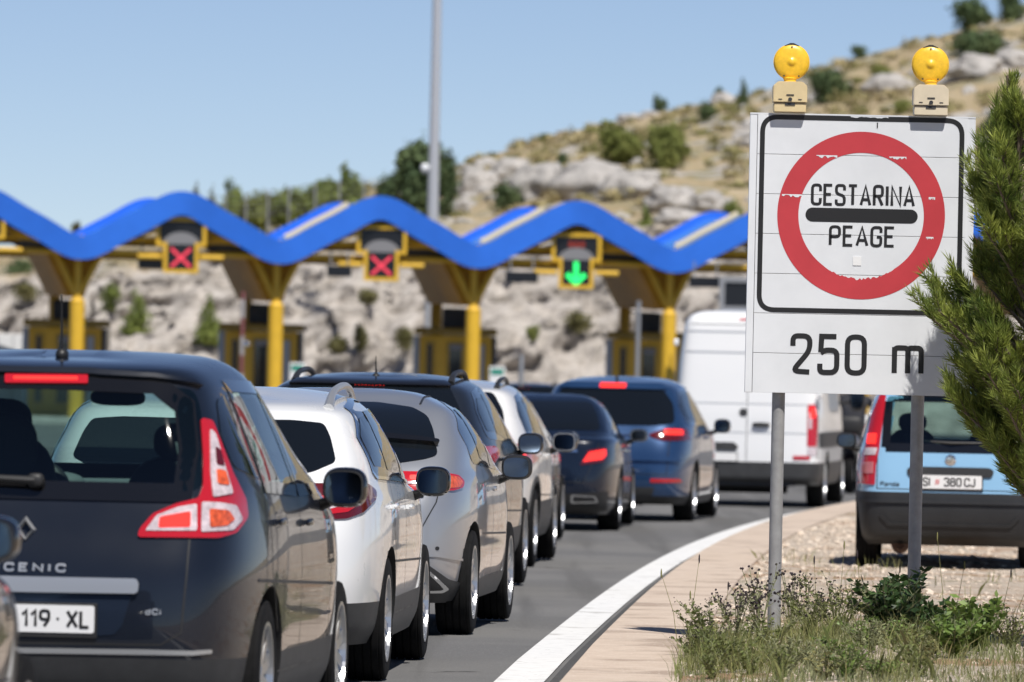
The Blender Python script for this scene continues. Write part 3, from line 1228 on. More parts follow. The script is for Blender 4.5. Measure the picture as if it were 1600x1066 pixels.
def hill_point(x, v):
    """v 0..1 cut face, 1..2 slope to the ridge, 2..3 behind it"""
    ct = cut_top(x)
    if v <= 1:
        y = 228 + 14 * v
        z = gz(230) - 0.1 + (ct - gz(230) + 0.1) * (v ** 0.8)
        n = fbm(x * .30, y * .3, z * .35)
        n2 = fbm(x * 1.3, y * 1.0, z * 1.3 + 7)
        a = min(1, v * 6)
        n3 = fbm(x * 3.1, y * 2.0, z * 2.6 + 3)
        cr = noise.voronoi(Vector((x * .8 + .4 * n2, y * .5, z * 1.1)))[0]
        n4 = (cr[1] - cr[0])
        return Vector((x + .3 * n2 * a, y - (1.5 * n + .7 * n2 + .32 * n3 + .55 * n4) * a, z + (.3 * n2 + .12 * n3) * a))
    if v <= 2:
        t = v - 1
        y = 242 + 88 * t
        zr = tab(x * 330 / y, RX, RZ)
        lin = ct + (zr - ct) * t
        z = lin + (0.5 * fbm(x * .12, y * .07, 2) + 0.22 * fbm(x * .5, y * .3, 5)) * min(1, 4 * t + .2) * (1 - .6 * t)
        return Vector((x, y, z))
    t = v - 2
    y = 330 + 120 * t
    zr = tab(x, RX, RZ)
    return Vector((x, y, zr - 0.15 * t - 12 * t * t))


def hill():
    xs = np.concatenate([np.arange(-75, -22, 2.5), np.arange(-22, 26, 0.22), np.arange(26, 32, 1.0), np.arange(32, 80, 3)])
    vs = np.concatenate([np.linspace(0, 1, 60), np.linspace(1, 2, 64)[1:], np.linspace(2, 3, 8)[1:]])
    bm = bmesh.new()
    lay = bm.verts.layers.float.new("rock")
    V = []
    for v in vs:
        row = []
        for x in xs:
            q = bm.verts.new(hill_point(float(x), float(v)))
            q[lay] = max(0.0, min(1.0, 1.0 - (v - 0.88) / 0.2 + 0.5 * fbm(x * .3, v * 8, 1, 3)))
            row.append(q)
        V.append(row)
    for j in range(len(vs) - 1):
        for i in range(len(xs) - 1):
            bm.faces.new((V[j][i], V[j][i + 1], V[j + 1][i + 1], V[j + 1][i]))
    o = obj("hill", bm, M_HILL, sharp=None)
    o["kind"] = "structure"


hill()


def hill_y(px, py):
    """distance at which the sight line through a photo point meets the slope"""
    d = ray(px, py)
    for v in np.linspace(1.0, 2.0, 400):
        y = 242 + 88 * (v - 1)
        p = Vector((0, 0, CAM_H)) + d * y
        if hill_point(p.x, float(v)).z >= p.z: return y
    return 329.0


def on_hill(px, py):
    y = hill_y(px, py)
    p = at(px, py, y)
    p.z = min(p.z, hill_point(p.x, 1 + (y - 242) / 88).z)
    return p


M_ROCK = ramp_mat("grey_limestone", [(0.3, (0.27, 0.26, 0.25)), (0.5, (0.43, 0.41, 0.39)), (0.7, (0.58, 0.55, 0.52))], 1.1, 0.9, 0.9, 3, 0.15)


def rock(c, s, seed, label, group=None, cat="rock"):
    bm = bmesh.new()
    bmesh.ops.create_icosphere(bm, subdivisions=4, radius=1)
    for v in bm.verts:
        p = v.co.copy()
        n = noise.fractal(p * 1.3 + Vector((seed * 9.1, 0, 0)), 1.0, 2.0, 6)
        cell = noise.voronoi(p * 2.0 + Vector((seed, seed, 0)))[0][0]
        v.co = Vector((p.x * s[0], p.y * s[1], p.z * s[2])) * (0.8 + 0.28 * n + 0.35 * cell)
    o = obj("boulder", bm, M_ROCK, sharp=None)
    o.location = c
    tag(o, label, cat, group)
    return o


# ------------------------------------------------------------------ foliage
def leaf_mat(name, a, b, island=0.35): return mat(name, a, 0.75, col2=b, vscale=0.9, island=island, spec=0.2, trans=0.25)


M_LEAF_OLIVE = leaf_mat("olive_leaves", (0.14, 0.17, 0.045), (0.26, 0.28, 0.085))
M_LEAF_DARK = leaf_mat("dark_leaves", (0.065, 0.105, 0.05), (0.14, 0.18, 0.075))
M_LEAF_PINE = leaf_mat("pine_green", (0.12, 0.16, 0.04), (0.25, 0.29, 0.075))
M_LEAF_DRY = leaf_mat("dry_bush", (0.12, 0.12, 0.045), (0.20, 0.18, 0.075))
M_BARK = mat("bark", (0.10, 0.08, 0.06), 0.9, var=0.4, vscale=8, bump=0.5)


def crown_mesh(bm, blobs, n, size, rng, up=0.3):
    tot = sum(b[1][0] * b[1][1] * b[1][2] for b in blobs) ** 1
    ws = [b[1][0] * b[1][1] * b[1][2] for b in blobs]
    for _ in range(n):
        c, s = rng.choices(blobs, ws)[0]
        d = Vector((rng.gauss(0, 1), rng.gauss(0, 1), rng.gauss(0, 1))).normalized()
        r = rng.random() ** 0.45 * (1.06 + 0.55 * noise.noise(d * 2.3 + Vector(c)))
        p = Vector(c) + Vector((d.x * s[0], d.y * s[1], d.z * s[2])) * r
        nrm = (d + Vector((rng.gauss(0, .5), rng.gauss(0, .5), rng.gauss(0, .5) + up))).normalized()
        u = nrm.orthogonal().normalized()
        u = (Matrix.Rotation(rng.uniform(0, 6.28), 3, nrm) @ u)
        w = nrm.cross(u)
        l = size * rng.uniform(.6, 1.3)
        k = l * rng.uniform(.35, .6)
        bm.faces.new([bm.verts.new(p + q) for q in (-u * l, w * k - u * l * .1, u * l, -w * k - u * l * .1)])


def plant(name, loc, blobs, m, n, size, label, cat, group=None, trunk=None, seed=0, limbs=4):
    rng = random.Random(seed * 77 + 5)
    root = empty(name, loc)
    tag(root, label, cat, group)
    bm = bmesh.new()
    crown_mesh(bm, blobs, n, size, rng)
    obj("crown", bm, m, root, smooth=False)
    bm = bmesh.new()
    h, r = trunk or (0.6, 0.06)
    tube(bm, [(0, 0, -.05), (r * .4, 0, h * .5), (0, r * .5, h)], [r * 1.3, r, r * .6], 8)
    for i in range(limbs):
        c, s = blobs[i % len(blobs)]
        a = rng.uniform(0, 6.28)
        e = Vector(c) + Vector((math.cos(a) * s[0] * .6, math.sin(a) * s[1] * .6, s[2] * .3))
        st = Vector((0, 0, h * rng.uniform(.4, .95)))
        tube(bm, [st, st.lerp(e, .5) + Vector((0, 0, .08 * h)), e], [r * .5, r * .32, r * .1], 6)
    obj("trunk", bm, M_BARK, root)
    return root


def bush_px(name, cx, top, bot, wpx, m, label, cat="bush", Y=None, group=None, dens=1.0, seed=0, spiky=False, leafsize=None):
    """a shrub whose foot is at photo point (cx, bot): real size from its distance"""
    base = on_hill(cx, bot) if Y is None else at(cx, bot, Y)
    s = FPX / base.y
    H, W = (bot - top) / s, wpx / s
    rng = random.Random(seed + 11)
    blobs = []
    if spiky:
        for k in range(6):
            t = k / 5
            blobs.append(((rng.uniform(-.12, .12) * W, rng.uniform(-.1, .1) * W, H * (.12 + .74 * t)), (W * .5 * (1.05 - .8 * t), W * .5 * (1.05 - .8 * t), H * .17)))
    else:
        for k in range(8):
            a = rng.uniform(0, 6.28)
            r = rng.uniform(.1, .62)
            hh = rng.uniform(.3, .72)
            blobs.append(((math.cos(a) * r * W * .5, math.sin(a) * r * W * .5, H * hh), (W * rng.uniform(.2, .34), W * rng.uniform(.2, .34), H * rng.uniform(.18, .3))))
        blobs.append(((0, 0, H * .4), (W * .42, W * .42, H * .36)))
        blobs.append(((0, 0, H * .1), (W * .36, W * .36, H * .2)))
    n = int(min(5200, max(900, 900 * W * H)) * dens)
    ls = leafsize or max(.06, min(.16, .06 * math.sqrt(W * H)))
    return plant(name, base, blobs, m, n, ls, label, cat, group, (H * .5, max(.04, W * .025)), seed)

# ================================================================== CARS
P_SCENIC = paint("midnight_blue_paint", (0.007, 0.010, 0.018), 0.0, 0.35)
P_WHITE = mat("white_paint", (0.74, 0.75, 0.76), 0.3, coat=1.0, rvar=0.05)
P_WHITE2 = mat("white_pearl_paint", (0.72, 0.72, 0.72), 0.3, coat=1.0, rvar=0.05)
P_SILVER = paint("silver_paint", (0.37, 0.385, 0.415), 0.5, 0.34)
P_DKGREY = paint("graphite_paint", (0.014, 0.018, 0.026), 0.1, 0.35)
P_BLACK = paint("black_paint", (0.006, 0.0065, 0.008), 0.2, 0.25)
P_NAVY = paint("navy_paint", (0.005, 0.010, 0.024), 0.05, 0.3)
P_BLUE = paint("steel_blue_paint", (0.020, 0.060, 0.155), 0.45, 0.32)
P_LIGHTBLUE = mat("light_blue_paint", (0.25, 0.46, 0.67), 0.32, coat=1.0, rvar=0.05, metal=0.0)
P_VAN = mat("van_white_paint", (0.78, 0.79, 0.80), 0.35, coat=0.8, rvar=0.06)


def side_std(car, zb0, zb1, zt, yA, yAt, yB, yC, yRt, yRb, chrome=False, glass=None, quarter=True):
    zt2 = zt - .02
    out = [(yA, zb0), (yAt + .25 * (yA - yAt), zb0 + .78 * (zt - zb0)), (yAt, zt), ((yAt + yRt) / 2, zt + .025), (yRt, zt2), (yRb, (zb1 + zt) / 2 + .02), (yRb + .02, zb1 + .03), (yRb + .1, zb1)]
    e = .035
    panes = [[(yA - .16, zb0 + e), (yAt + .2 * (yA - yAt), zb0 + .76 * (zt - zb0)), (yAt - .06, zt - e), (yB + .04, zt - e + .01), (yB + .04, zb0 + e + .01)],
             [(yB - .04, zb0 + e + .01), (yB - .04, zt - e + .01), (yC + .04, zt - e), (yC + .02, zb1 + e)]]
    if quarter:
        panes.append([(yC - .05, zb1 + e + .01), (yC - .03, zt2 - e), (yRt + .05, zt2 - e - .01), (yRb + .06, (zb1 + zt) / 2 + .02), (yRb + .1, zb1 + e + .02)])
    car.side_glass(out, panes, chrome=chrome, glass_m=glass)
    car.seam([(yB, .34), (yB, zb0)])
    car.seam([(yC + .06, zb1), (yC + .02, .75), (yC + .18, .52)])
    car.seam([(yA - .02, zb0), (yA + .05, .8), (yA - .02, .35)])
    car.seam([(yC + .25, .33), (yA - .1, .33)])
    car.seam([(yB - .72, .60), (yA + .1, .565)], w=.012, m=M_BUMPER, name="side_crease")
    return panes


def body_at(pxc, Yc): return (at(pxc, 600, Yc).x, Yc)


def rear_common(c, z_low=.28, wiper=True):
    # muffler end, exhaust and rear axle seen under the bumper
    bm = bmesh.new()
    tube(bm, [(-.45, -.42, .24), (-.45, .1, .25)], .035, 12)
    tube(bm, [(-.3, -.3, .27), (.35, -.25, .27)], .09, 12)
    tube(bm, [(-.7, 0, .3), (.7, 0, .3)], .05, 10)
    obj("exhaust", bm, M_BLACK, c.root)


# ---- dark blue MPV in front (left)
def build_mpv():
    lev = [(.20, -.62, 3.40, .80), (.30, -.74, 3.52, .88), (.50, -.78, 3.56, .915), (.72, -.77, 3.54, .922), (.92, -.72, 3.40, .912), (1.06, -.68, 2.75, .89), (1.20, -.63, 2.2, .84),
           (1.40, -.53, 1.75, .755), (1.52, -.46, 1.45, .70, .01), (1.59, -.42, 1.25, .63, .03), (1.625, -.34, 1.1, .54, .045), (1.64, -.1, .9, .34, .04), (1.642, .2, .6, .12, .03)]
    Yr = 30.25
    glass_rear = [(-.60, 1.09), (.60, 1.09), (.57, 1.42), (.48, 1.49), (-.48, 1.49), (-.57, 1.42)]
    wind = [(-.68, 1.13), (.68, 1.13), (.56, 1.52), (-.56, 1.52)]
    sidew = [[(1.80, 1.10), (1.2, 1.44), (1.05, 1.45), (1.05, 1.10)], [(.86, 1.10), (.86, 1.46), (.16, 1.47), (.1, 1.13)]]
    c = Car("parked_car", "large dark blue MPV with boomerang tail lights, nearest whole car of the queue", "car", lev, 2.70, .32, .215, .90, (-1.87, Yr), 5.1, P_SCENIC, ar=.075, af=.015,
            holes=[('rear', glass_rear), ('front', wind)] + [('side', s) for s in sidew], trim_z=.42)
    c.root.name = "mpv_car"
    # rear glass with its black border; interior shows through
    fr = [(48, 592), (150, 594), (250, 601), (303, 611), (313, 640), (316, 700), (317, 757), (303, 767), (200, 775), (100, 778), (40, 779), (36, 592)]
    border = c.patch("rear_window", 'px', fr, M_GLASSDK, .004, .003, 12, .04, 'join')
    for n_, w_ in (("window_frame", .05),):
        c.seam([(-.62, 1.075), (.62, 1.075), (.63, 1.25), (.595, 1.42), (.48, 1.505), (0, 1.515), (-.48, 1.505), (-.595, 1.42), (-.63, 1.25), (-.62, 1.075)], 'rear', .075, n_, .0065, m=M_GLOSSBLACK)
    c.patch("windscreen", 'front', [(-.72, 1.1), (.72, 1.1), (.6, 1.545), (-.6, 1.545)], M_GLASS, .003, .002, .05, .06)
    c.side_glass([(2.12, 1.04), (1.62, 1.33), (1.2, 1.50), (.3, 1.535), (-.26, 1.49), (-.44, 1.30), (-.44, 1.16), (-.3, 1.08), (.9, 1.05)], [], rnd=.05) if False else None
    for p in sidew:
        q = [(a + (.05 if a > (p[0][0] + p[2][0]) / 2 else -.05), b + (.035 if b > 1.3 else -.035)) for a, b in p]
        c.patch("side_window", 'side', q, M_GLASSDK, .003, .002, .04, .05, 'copy')
        loop = q + q[:1]
        c.seam(loop, w=.05, name="window_frame", off=.006, m=M_GLOSSBLACK)
    c.patch("quarter_window", 'side', [(-.02, 1.12), (0.02, 1.48), (-.22, 1.45), (-.37, 1.30), (-.37, 1.18)], M_DARKGLASS, .004, .002, .05, .05, 'copy')
    c.seam([(.96, .34), (.96, 1.08)])
    c.seam([(.06, 1.1), (.04, .75), (.2, .5)])
    c.seam([(2.0, 1.05), (2.1, .8), (2.02, .35)])
    c.seam([(.3, .33), (1.95, .33)])
    c.seam([(-.25, .72), (2.2, .64)], w=.014, name="side_crease", m=M_BUMPER)
    lit = [(312, 654), (330, 658), (345, 697), (361, 739), (382, 781), (385, 808), (367, 833), (340, 841), (215, 840), (218, 827), (239, 803), (276, 787), (309, 779), (316, 760), (316, 712)]
    c.lamp([(lit, M_RED, "tail_light"),
            ([(227, 830), (245, 806), (278, 793), (306, 788), (306, 830)], M_CLEAR, "lens"),
            ([(313, 785), (340, 786), (365, 790), (375, 812), (360, 829), (312, 832)], M_CLEAR, "lens"),
            ([(325, 672), (333, 680), (352, 745), (360, 772), (330, 778), (326, 740)], M_CLEAR, "lens"),
            ([(250, 809), (296, 800), (296, 824), (248, 825)], M_REDLIT, "lit_lens"),
            ([(324, 796), (352, 798), (362, 812), (350, 822), (325, 825)], M_ORANGE, "indicator"),
            ([(332, 700), (340, 706), (346, 730), (334, 728)], M_REDDK, "reflector"), ([(334, 735), (347, 738), (353, 760), (336, 758)], M_ORANGE, "indicator")], rnd=6)
    c.patch("brake_light", 'px', [(8, 587), (138, 588), (138, 602), (8, 601)], M_RED, .016, .02, 3, .03)
    c.patch("lit_strip", 'px', [(22, 591), (122, 592), (122, 597), (22, 596)], M_REDLIT, .038 - .0195, .001, 1, .03)
    c.patch("spoiler_lip", 'px', [(40, 579), (140, 581), (240, 588), (300, 598), (312, 607), (300, 603), (240, 594), (140, 588), (36, 586)], P_SCENIC, .022, .03, 0, .03, 'join')
    c.patch("trim_strip", 'px', [(20, 901), (213, 905), (217, 911), (216, 925), (211, 928), (20, 925)], M_SATIN, .02, .03, 4, .03, 'join')
    c.patch("bumper_ledge", 'px', [(20, 1012), (220, 1015), (300, 1017), (330, 1015), (330, 1021), (300, 1024), (220, 1023), (20, 1020)], M_SATIN, .006, .012, 2, .03, 'join')
    # recess beside the plate, tailgate shut lines
    c.patch("plate_recess", 'px', [(30, 930), (205, 931), (190, 980), (178, 992), (30, 1000)], paint("recess_paint", (0.014, 0.022, 0.04), .3, .35), .003, .004, 5, .03, 'join')
    zt = lambda py: CAM_H - (py - 542) / 390.0
    c.seam([(.66, 1.06), (.66, .97), (.655, .75), (.64, .52), (.56, .47), (0, .465), (-.56, .47), (-.64, .52), (-.655, .75), (-.66, .97), (-.66, 1.06)], 'rear', .008)
    pl = c.plate(.565, [("119", -.030, .034), ("XL", .152, .038)], cx=.035, extra=coat_of_arms(-.08))
    bm = bmesh.new()
    y = c.rear_y(0, .565) - .02
    superell(bm, (.148, min(v.co.y for v in pl.data.vertices) - .001, .565), (.006, .002, .006), 2, 10, 6)
    obj("plate_dot", bm, M_INK, pl)
    bm = bmesh.new()
    yy = min(v.co.y for v in pl.data.vertices)
    stroke_text(bm, "hordhausen", -.16, .4885, .014, .009, .0022, .005, lambda a, b, l: Vector((a, yy - .003 - l, b)))
    obj("holder_text", bm, M_PLATE, pl, smooth=False)
    lettering(c, "SCENIC", (-.135, zt(893)), .036, .033, .009, .027, M_SATIN)
    lettering(c, "dCi", (.50, zt(956)), .026, .018, .006, .011, M_SATIN)
    # lozenge emblem
    bm = bmesh.new()
    yc = c.rear_y(0, .93)
    for a, b in zip(*(lambda o, i: (o, i))([(0, .052), (.040, 0), (0, -.052), (-.040, 0)], [(0, .022), (.016, 0), (0, -.022), (-.016, 0)])): pass
    O = [(0, .054), (.042, 0), (0, -.054), (-.042, 0)]
    I = [(0, .026), (.020, 0), (0, -.026), (-.020, 0)]
    Mi_ = [((a[0] + b[0]) / 2, (a[1] + b[1]) / 2) for a, b in zip(O, I)]
    for k in range(4):
        j = (k + 1) % 4
        vo = [bm.verts.new((p[0], yc - .004, .918 + p[1])) for p in (O[k], O[j])]
        vm = [bm.verts.new((p[0], yc - .026, .918 + p[1])) for p in (Mi_[k], Mi_[j])]
        vi = [bm.verts.new((p[0], yc - .004, .918 + p[1])) for p in (I[k], I[j])]
        bm.faces.new((vo[0], vo[1], vm[1], vm[0]))
        bm.faces.new((vm[0], vm[1], vi[1], vi[0]))
    bmesh.ops.recalc_face_normals(bm, faces=bm.faces[:])
    obj("diamond_emblem", bm, M_SATIN, c.root, smooth=False)
    # wiper
    bm = bmesh.new()
    yw = c.rear_y(0, 1.12) - .03
    superell(bm, (.03, yw, 1.115), (.035, .03, .03), 3, 14, 8)
    tube(bm, [(.03, yw - .02, 1.115), (-.25, yw - .02, 1.125), (-.5, yw + .02, 1.13)], [.017, .013, .007], 8)
    obj("rear_wiper", bm, M_BLACK, c.root)
    c.mirror_pair(1.75, 1.07, 1.01, (.098, .08, .088))
    c.handles([(1.12, .93), (.22, .95)])
    c.antenna(.15, .26, -.05)
    # interior
    bulk("front_seat", c.root, [((.38, 1.05, .90), (.24, .10, .30), 3), ((.38, 1.0, 1.26), (.11, .05, .08), 2.6), ((.38, 1.3, .62), (.25, .3, .1), 3)], M_SEAT)
    bulk("front_seat", c.root, [((-.38, 1.05, .95), (.24, .10, .33), 3), ((-.38, 1.0, 1.33), (.13, .06, .10), 2.6), ((-.38, 1.3, .62), (.25, .3, .1), 3)], M_SEAT)
    bulk("rear_seat", c.root, [((0, .1, .80), (.66, .12, .26), 4), ((-.22, .0, 1.24), (.15, .06, .14), 2.6)], M_SEAT)
    bulk("dashboard", c.root, [((0, 2.15, .90), (.72, .28, .18), 3.5), ((-.36, 1.95, 1.05), (.2, .12, .06), 3)], M_DASH)
    M_TRIM = mat("pale_trim", (.62, .68, .68), .7)
    for q in (1, -1):
        bulk("door_trim", c.root, [((q * .76, 1.0, 1.05), (.05, 1.3, .05), 4)], M_TRIM)
        bm = bmesh.new()
        tube(bm, [(q * .70, 2.25, 1.10), (q * .64, 1.85, 1.33), (q * .56, 1.45, 1.49)], .04, 8)
        tube(bm, [(q * .74, .96, 1.05), (q * .66, .96, 1.46)], .04, 8)
        obj("pillar_trim", bm, M_TRIM, c.root)
    bulk("parcel_cover", c.root, [((0, -.42, 1.04), (.6, .14, .02), 4)], M_DASH)
    bulk("interior_mirror", c.root, [((.05, 1.45, 1.44), (.12, .02, .035), 3)], M_BLACK)
    bulk("steering_wheel", c.root, [((-.36, 1.72, 1.0), (.18, .05, .17), 2.2)], M_BLACK)
    bm = bmesh.new()
    box(bm, (0, .9, .45), (1.5, 3.0, .06))
    obj("cabin_floor", bm, M_BLACK, c.root)
    rear_common(c)
    return c


mpv = build_mpv()


# ---- white estate
def build_estate():
    lev = [(.20, -.8, 3.4, .78), (.30, -.93, 3.54, .86), (.5, -.98, 3.58, .893), (.70, -.96, 3.56, .90), (.88, -.90, 3.40, .89), (.98, -.84, 2.5, .865), (1.10, -.74, 2.1, .84), (1.25, -.6, 1.7, .78),
           (1.36, -.5, 1.4, .725, .02), (1.42, -.43, 1.2, .65, .05), (1.455, -.3, 1.0, .53, .06), (1.47, 0, .8, .3, .05), (1.472, .3, .6, .1, .03)]
    c = Car("estate_car", "white estate car with silver roof rails between the dark MPV and the silver hatchback", "car", lev, 2.70, .315, .215, .885, (-.594 - .885, 37.3), 3.4, P_WHITE, ar=.075, trim_z=.40)
    c.patch("rear_window", 'px', [(320, 655), (458, 657), (506, 662), (516, 683), (525, 722), (488, 738), (440, 745), (320, 746)], M_DARKGLASS, .004, .006, 8, .04, 'join')
    c.lamp([([(470, 756), (520, 757), (573, 756), (586, 767), (586, 780), (566, 801), (541, 811), (505, 813), (470, 808)], M_REDDK, "tail_light"),
            ([(470, 776), (512, 776), (552, 771), (562, 774), (558, 789), (541, 801), (505, 806), (470, 802)], M_RED, "lens"),
            ([(510, 779), (540, 774), (548, 777), (541, 790), (512, 797)], M_CLEAR, "lens"),
            ([(505, 783), (534, 780), (529, 790), (505, 793)], M_RED, "lens")], rnd=5)
    side_std(c, .97, 1.03, 1.39, 1.98, 1.15, .93, .16, -.14, -.38, chrome=True)
    c.rails(.585, -.32, 1.35, .06, M_SATIN, .019)
    c.mirror_pair(1.62, .985, .985, (.094, .075, .080), shell=M_GLOSSBLACK)  # shell blackened: shade on the mirror's back put into its colour
    c.handles([(1.06, .86), (.1, .88)])
    c.plate(.62, [("2714", -.1, .032)] if False else None)
    c.antenna(-.1, .1, -.05, fin=True)
    c.seam([(.62, 1.0), (.64, .8), (.60, .5), (-.60, .5), (-.64, .8), (-.62, 1.0)], 'rear', .007)
    rear_common(c)
    return c


estate = build_estate()


# ---- silver hatchback
def build_hatch():
    lev = [(.20, -.55, 3.38, .76), (.30, -.68, 3.48, .84), (.48, -.73, 3.52, .876), (.70, -.72, 3.50, .885), (.90, -.66, 3.3, .872), (1.0, -.58, 2.7, .845), (1.10, -.42, 2.2, .825), (1.22, -.2, 1.75, .775),
           (1.33, .08, 1.35, .715), (1.40, .32, 1.1, .60, .01), (1.44, .5, .95, .48, .01), (1.458, .65, .85, .28, .01), (1.46, .72, .8, .1, 0)]
    c = Car("hatchback_car", "silver hatchback with a two-pane rear window and amber tail light behind the white estate", "car", lev, 2.635, .315, .215, .875, (-.19 - .875, 44.2), 4.7, P_SILVER, ar=.075, trim_z=.335, trim_m=M_BUMPER)
    c.patch("rear_window", 'px', [(500, 627), (590, 629), (645, 637), (668, 650), (677, 672), (684, 712), (664, 718), (610, 726), (500, 733)], M_DARKGLASS, .004, .006, 8, .04, 'join')
    c.patch("spoiler", 'px', [(500, 679), (593, 683), (650, 688), (683, 693), (684, 698), (650, 695), (593, 691), (500, 688)], M_GLOSSBLACK, .035, .04, 2, .03, 'join')
    c.lamp([([(560, 736), (640, 738), (690, 739), (715, 743), (724, 752), (722, 762), (708, 767), (690, 767), (640, 768), (560, 769)], M_RED, "tail_light"),
            ([(690, 743), (714, 746), (721, 754), (716, 762), (690, 764)], M_ORANGE, "indicator"),
            ([(640, 744), (684, 745), (684, 752), (640, 751)], M_REDLIT, "lit_lens"),
            ([(560, 752), (684, 755), (684, 758), (560, 757)], M_CLEAR, "lens")], rnd=4)
    side_std(c, .95, 1.02, 1.375, 2.05, 1.25, 1.12, .55, .52, .14, quarter=False)
    c.mirror_pair(1.60, .985, .985, (.097, .075, .078), shell=M_BLACK)  # black on a silver car, the shell's shade put into the material
    c.handles([(1.02, .86)])
    # exhaust triangle and dark valance
    c.patch("valance", 'px', [(560, 868), (655, 870), (672, 885), (700, 905), (725, 912), (727, 934), (690, 940), (560, 944)], M_BUMPER, .006, .01, 4, .03, 'join')
    a = c.patch("exhaust_trim", 'px', [(640, 876), (660, 882), (700, 920), (690, 925), (640, 925)], M_CHROME, .012, .01, 3, .02, 'copy')
    c._twin = a[1]
    c.patch("exhaust_opening", 'px', [(643, 881), (659, 887), (691, 919), (686, 921), (643, 921)], M_BLACK, .016, .001, 3, .02, 'copy', parent=a[0])
    c._twin = None
    c.patch("parking_sensor", 'px', [(680, 854), (686, 854), (686, 860), (680, 860)], M_BLACK, .003, .004, 3, .01, 'copy')
    c.patch("bumper_crease", 'px', [(560, 866), (680, 866), (722, 873), (722, 877), (680, 870), (560, 870)], P_SILVER, .008, .012, 1, .03, 'join')
    z = c.M.inverted() @ at(640, 777, c.M.translation.y - .7)
    lettering(c, "CIVIC", (z.x - .03, z.z), .022, .022, .006, .010, M_GLOSSBLACK)
    c.seam([(.72, .98), (.69, .80), (.60, .62), (-.60, .62), (-.69, .80), (-.72, .98)], 'rear', .007)
    # dark roof joint
    for s in (1, -1):
        bm = bmesh.new()
        pts = []
        for k in range(16):
            y = .25 + 1.0 * k / 15
            p = c.on_top(s * .50, y)
            pts.append(p + Vector((0, 0, .001)))
        tube(bm, pts, .007, 6)
        obj("roof_joint", bm, M_BLACK, c.root)
    c.plate(.60)
    rear_common(c)
    return c


hatch = build_hatch()


# ---- graphite crossover with roof rails
SUV = [(.24, -.7, 3.36, .80), (.34, -.80, 3.46, .88), (.55, -.85, 3.5, .91), (.78, -.83, 3.48, .92), (1.0, -.78, 3.3, .91), (1.1, -.74, 2.6, .885), (1.25, -.66, 2.1, .83), (1.40, -.56, 1.6, .765),
       (1.48, -.50, 1.35, .715, .02), (1.53, -.45, 1.15, .64, .04), (1.56, -.32, 1.0, .5, .05), (1.575, 0, .8, .25, .04), (1.576, .2, .6, .1, .02)]


def scaled(l, sy, sw, sz): return [(a[0] * sz, a[1] * sy, a[2] * sy, a[3] * sw, (a[4] * sz if len(a) > 4 else 0)) for a in l]


def build_cross():
    x = at(573, 600, 52.6).x
    c = Car("crossover_car", "graphite crossover with black roof rails standing just ahead of the silver hatchback", "car", SUV, 2.65, .33, .22, .905, (x + .06, 52.9), 4.4, P_DKGREY, ar=.075, trim_z=.44)
    c.patch("rear_window", 'rear', [(-.70, 1.10), (.70, 1.10), (.66, 1.32), (.57, 1.485), (-.57, 1.485), (-.66, 1.32)], M_DARKGLASS, .004, .006, .05, .05)
    c.patch("spoiler", 'rear', [(-.58, 1.475), (.58, 1.475), (.53, 1.508), (0, 1.525), (-.53, 1.508)], M_GLOSSBLACK, .025, .04, .01, .04)
    bm = bmesh.new()
    y = c.rear_y(0, 1.49) - .033
    for k in range(9): box(bm, (-.10 + .025 * k, y, 1.492), (.021, .012, .013), bevel=.003)
    obj("brake_light", bm, M_REDLIT, c.root)
    side_std(c, 1.05, 1.12, 1.47, 2.05, 1.2, .95, .16, -.2, -.36)
    c.rails(.56, -.25, 1.3, .055, M_BLACK, .02)
    c.mirror_pair(1.7, 1.07, 1.0, (.097, .08, .08))
    c.handles([(1.08, .95), (.1, .97)])
    c.antenna(.0, .16, -.04)
    c.lamp([([(.52, .92), (.86, .90), (.9, 1.0), (.88, 1.07), (.54, 1.04)], M_RED, "tail_light")], mode='rear', rnd=.03)
    c.plate(.75)
    rear_common(c)
    return c


cross = build_cross()


# ---- white crossover with black cladding
def build_white_suv():
    lev = scaled(SUV, .965, .965, .985)
    c = Car("crossover_car", "white crossover with black lower cladding and black roof rails, left of the navy saloon", "car", lev, 2.55, .33, .22, .875, (.243 - .885, 61.5), 4.0, P_WHITE2, ar=.075, trim_z=.52)
    c.patch("rear_window", 'rear', [(-.66, 1.06), (.66, 1.06), (.62, 1.30), (.53, 1.45), (-.53, 1.45), (-.62, 1.30)], M_DARKGLASS, .004, .006, .05, .05)
    c.lamp([([(.50, .90), (.86, .86), (.9, .98), (.86, 1.04), (.52, 1.00)], M_RED, "tail_light"), ([(.62, .93), (.8, .92), (.81, .98), (.63, .98)], M_REDLIT, "lit_lens")], mode='rear', rnd=.03)
    side_std(c, 1.02, 1.08, 1.44, 2.0, 1.15, .92, .14, -.2, -.36)
    for yy in (0, 2.55):
        a = [(yy + .43 * math.cos(t), .33 + .43 * math.sin(t)) for t in np.linspace(-.1, math.pi + .1, 20)]
        b = [(yy + .385 * math.cos(t), .33 + .385 * math.sin(t)) for t in np.linspace(math.pi + .1, -.1, 20)]
        c.patch("arch_cladding", 'side', a + b, M_BUMPER, .008, .02, 0, .03, 'copy')
    c.rails(.54, -.25, 1.25, .05, M_BLACK, .019)
    c.mirror_pair(1.62, 1.03, 1.0, (.11, .08, .088), shell=M_GLOSSBLACK, rim=M_SATIN)
    c.handles([(1.05, .92), (.1, .94)])
    c.plate(.72)
    rear_common(c)
    return c


wsuv = build_white_suv()


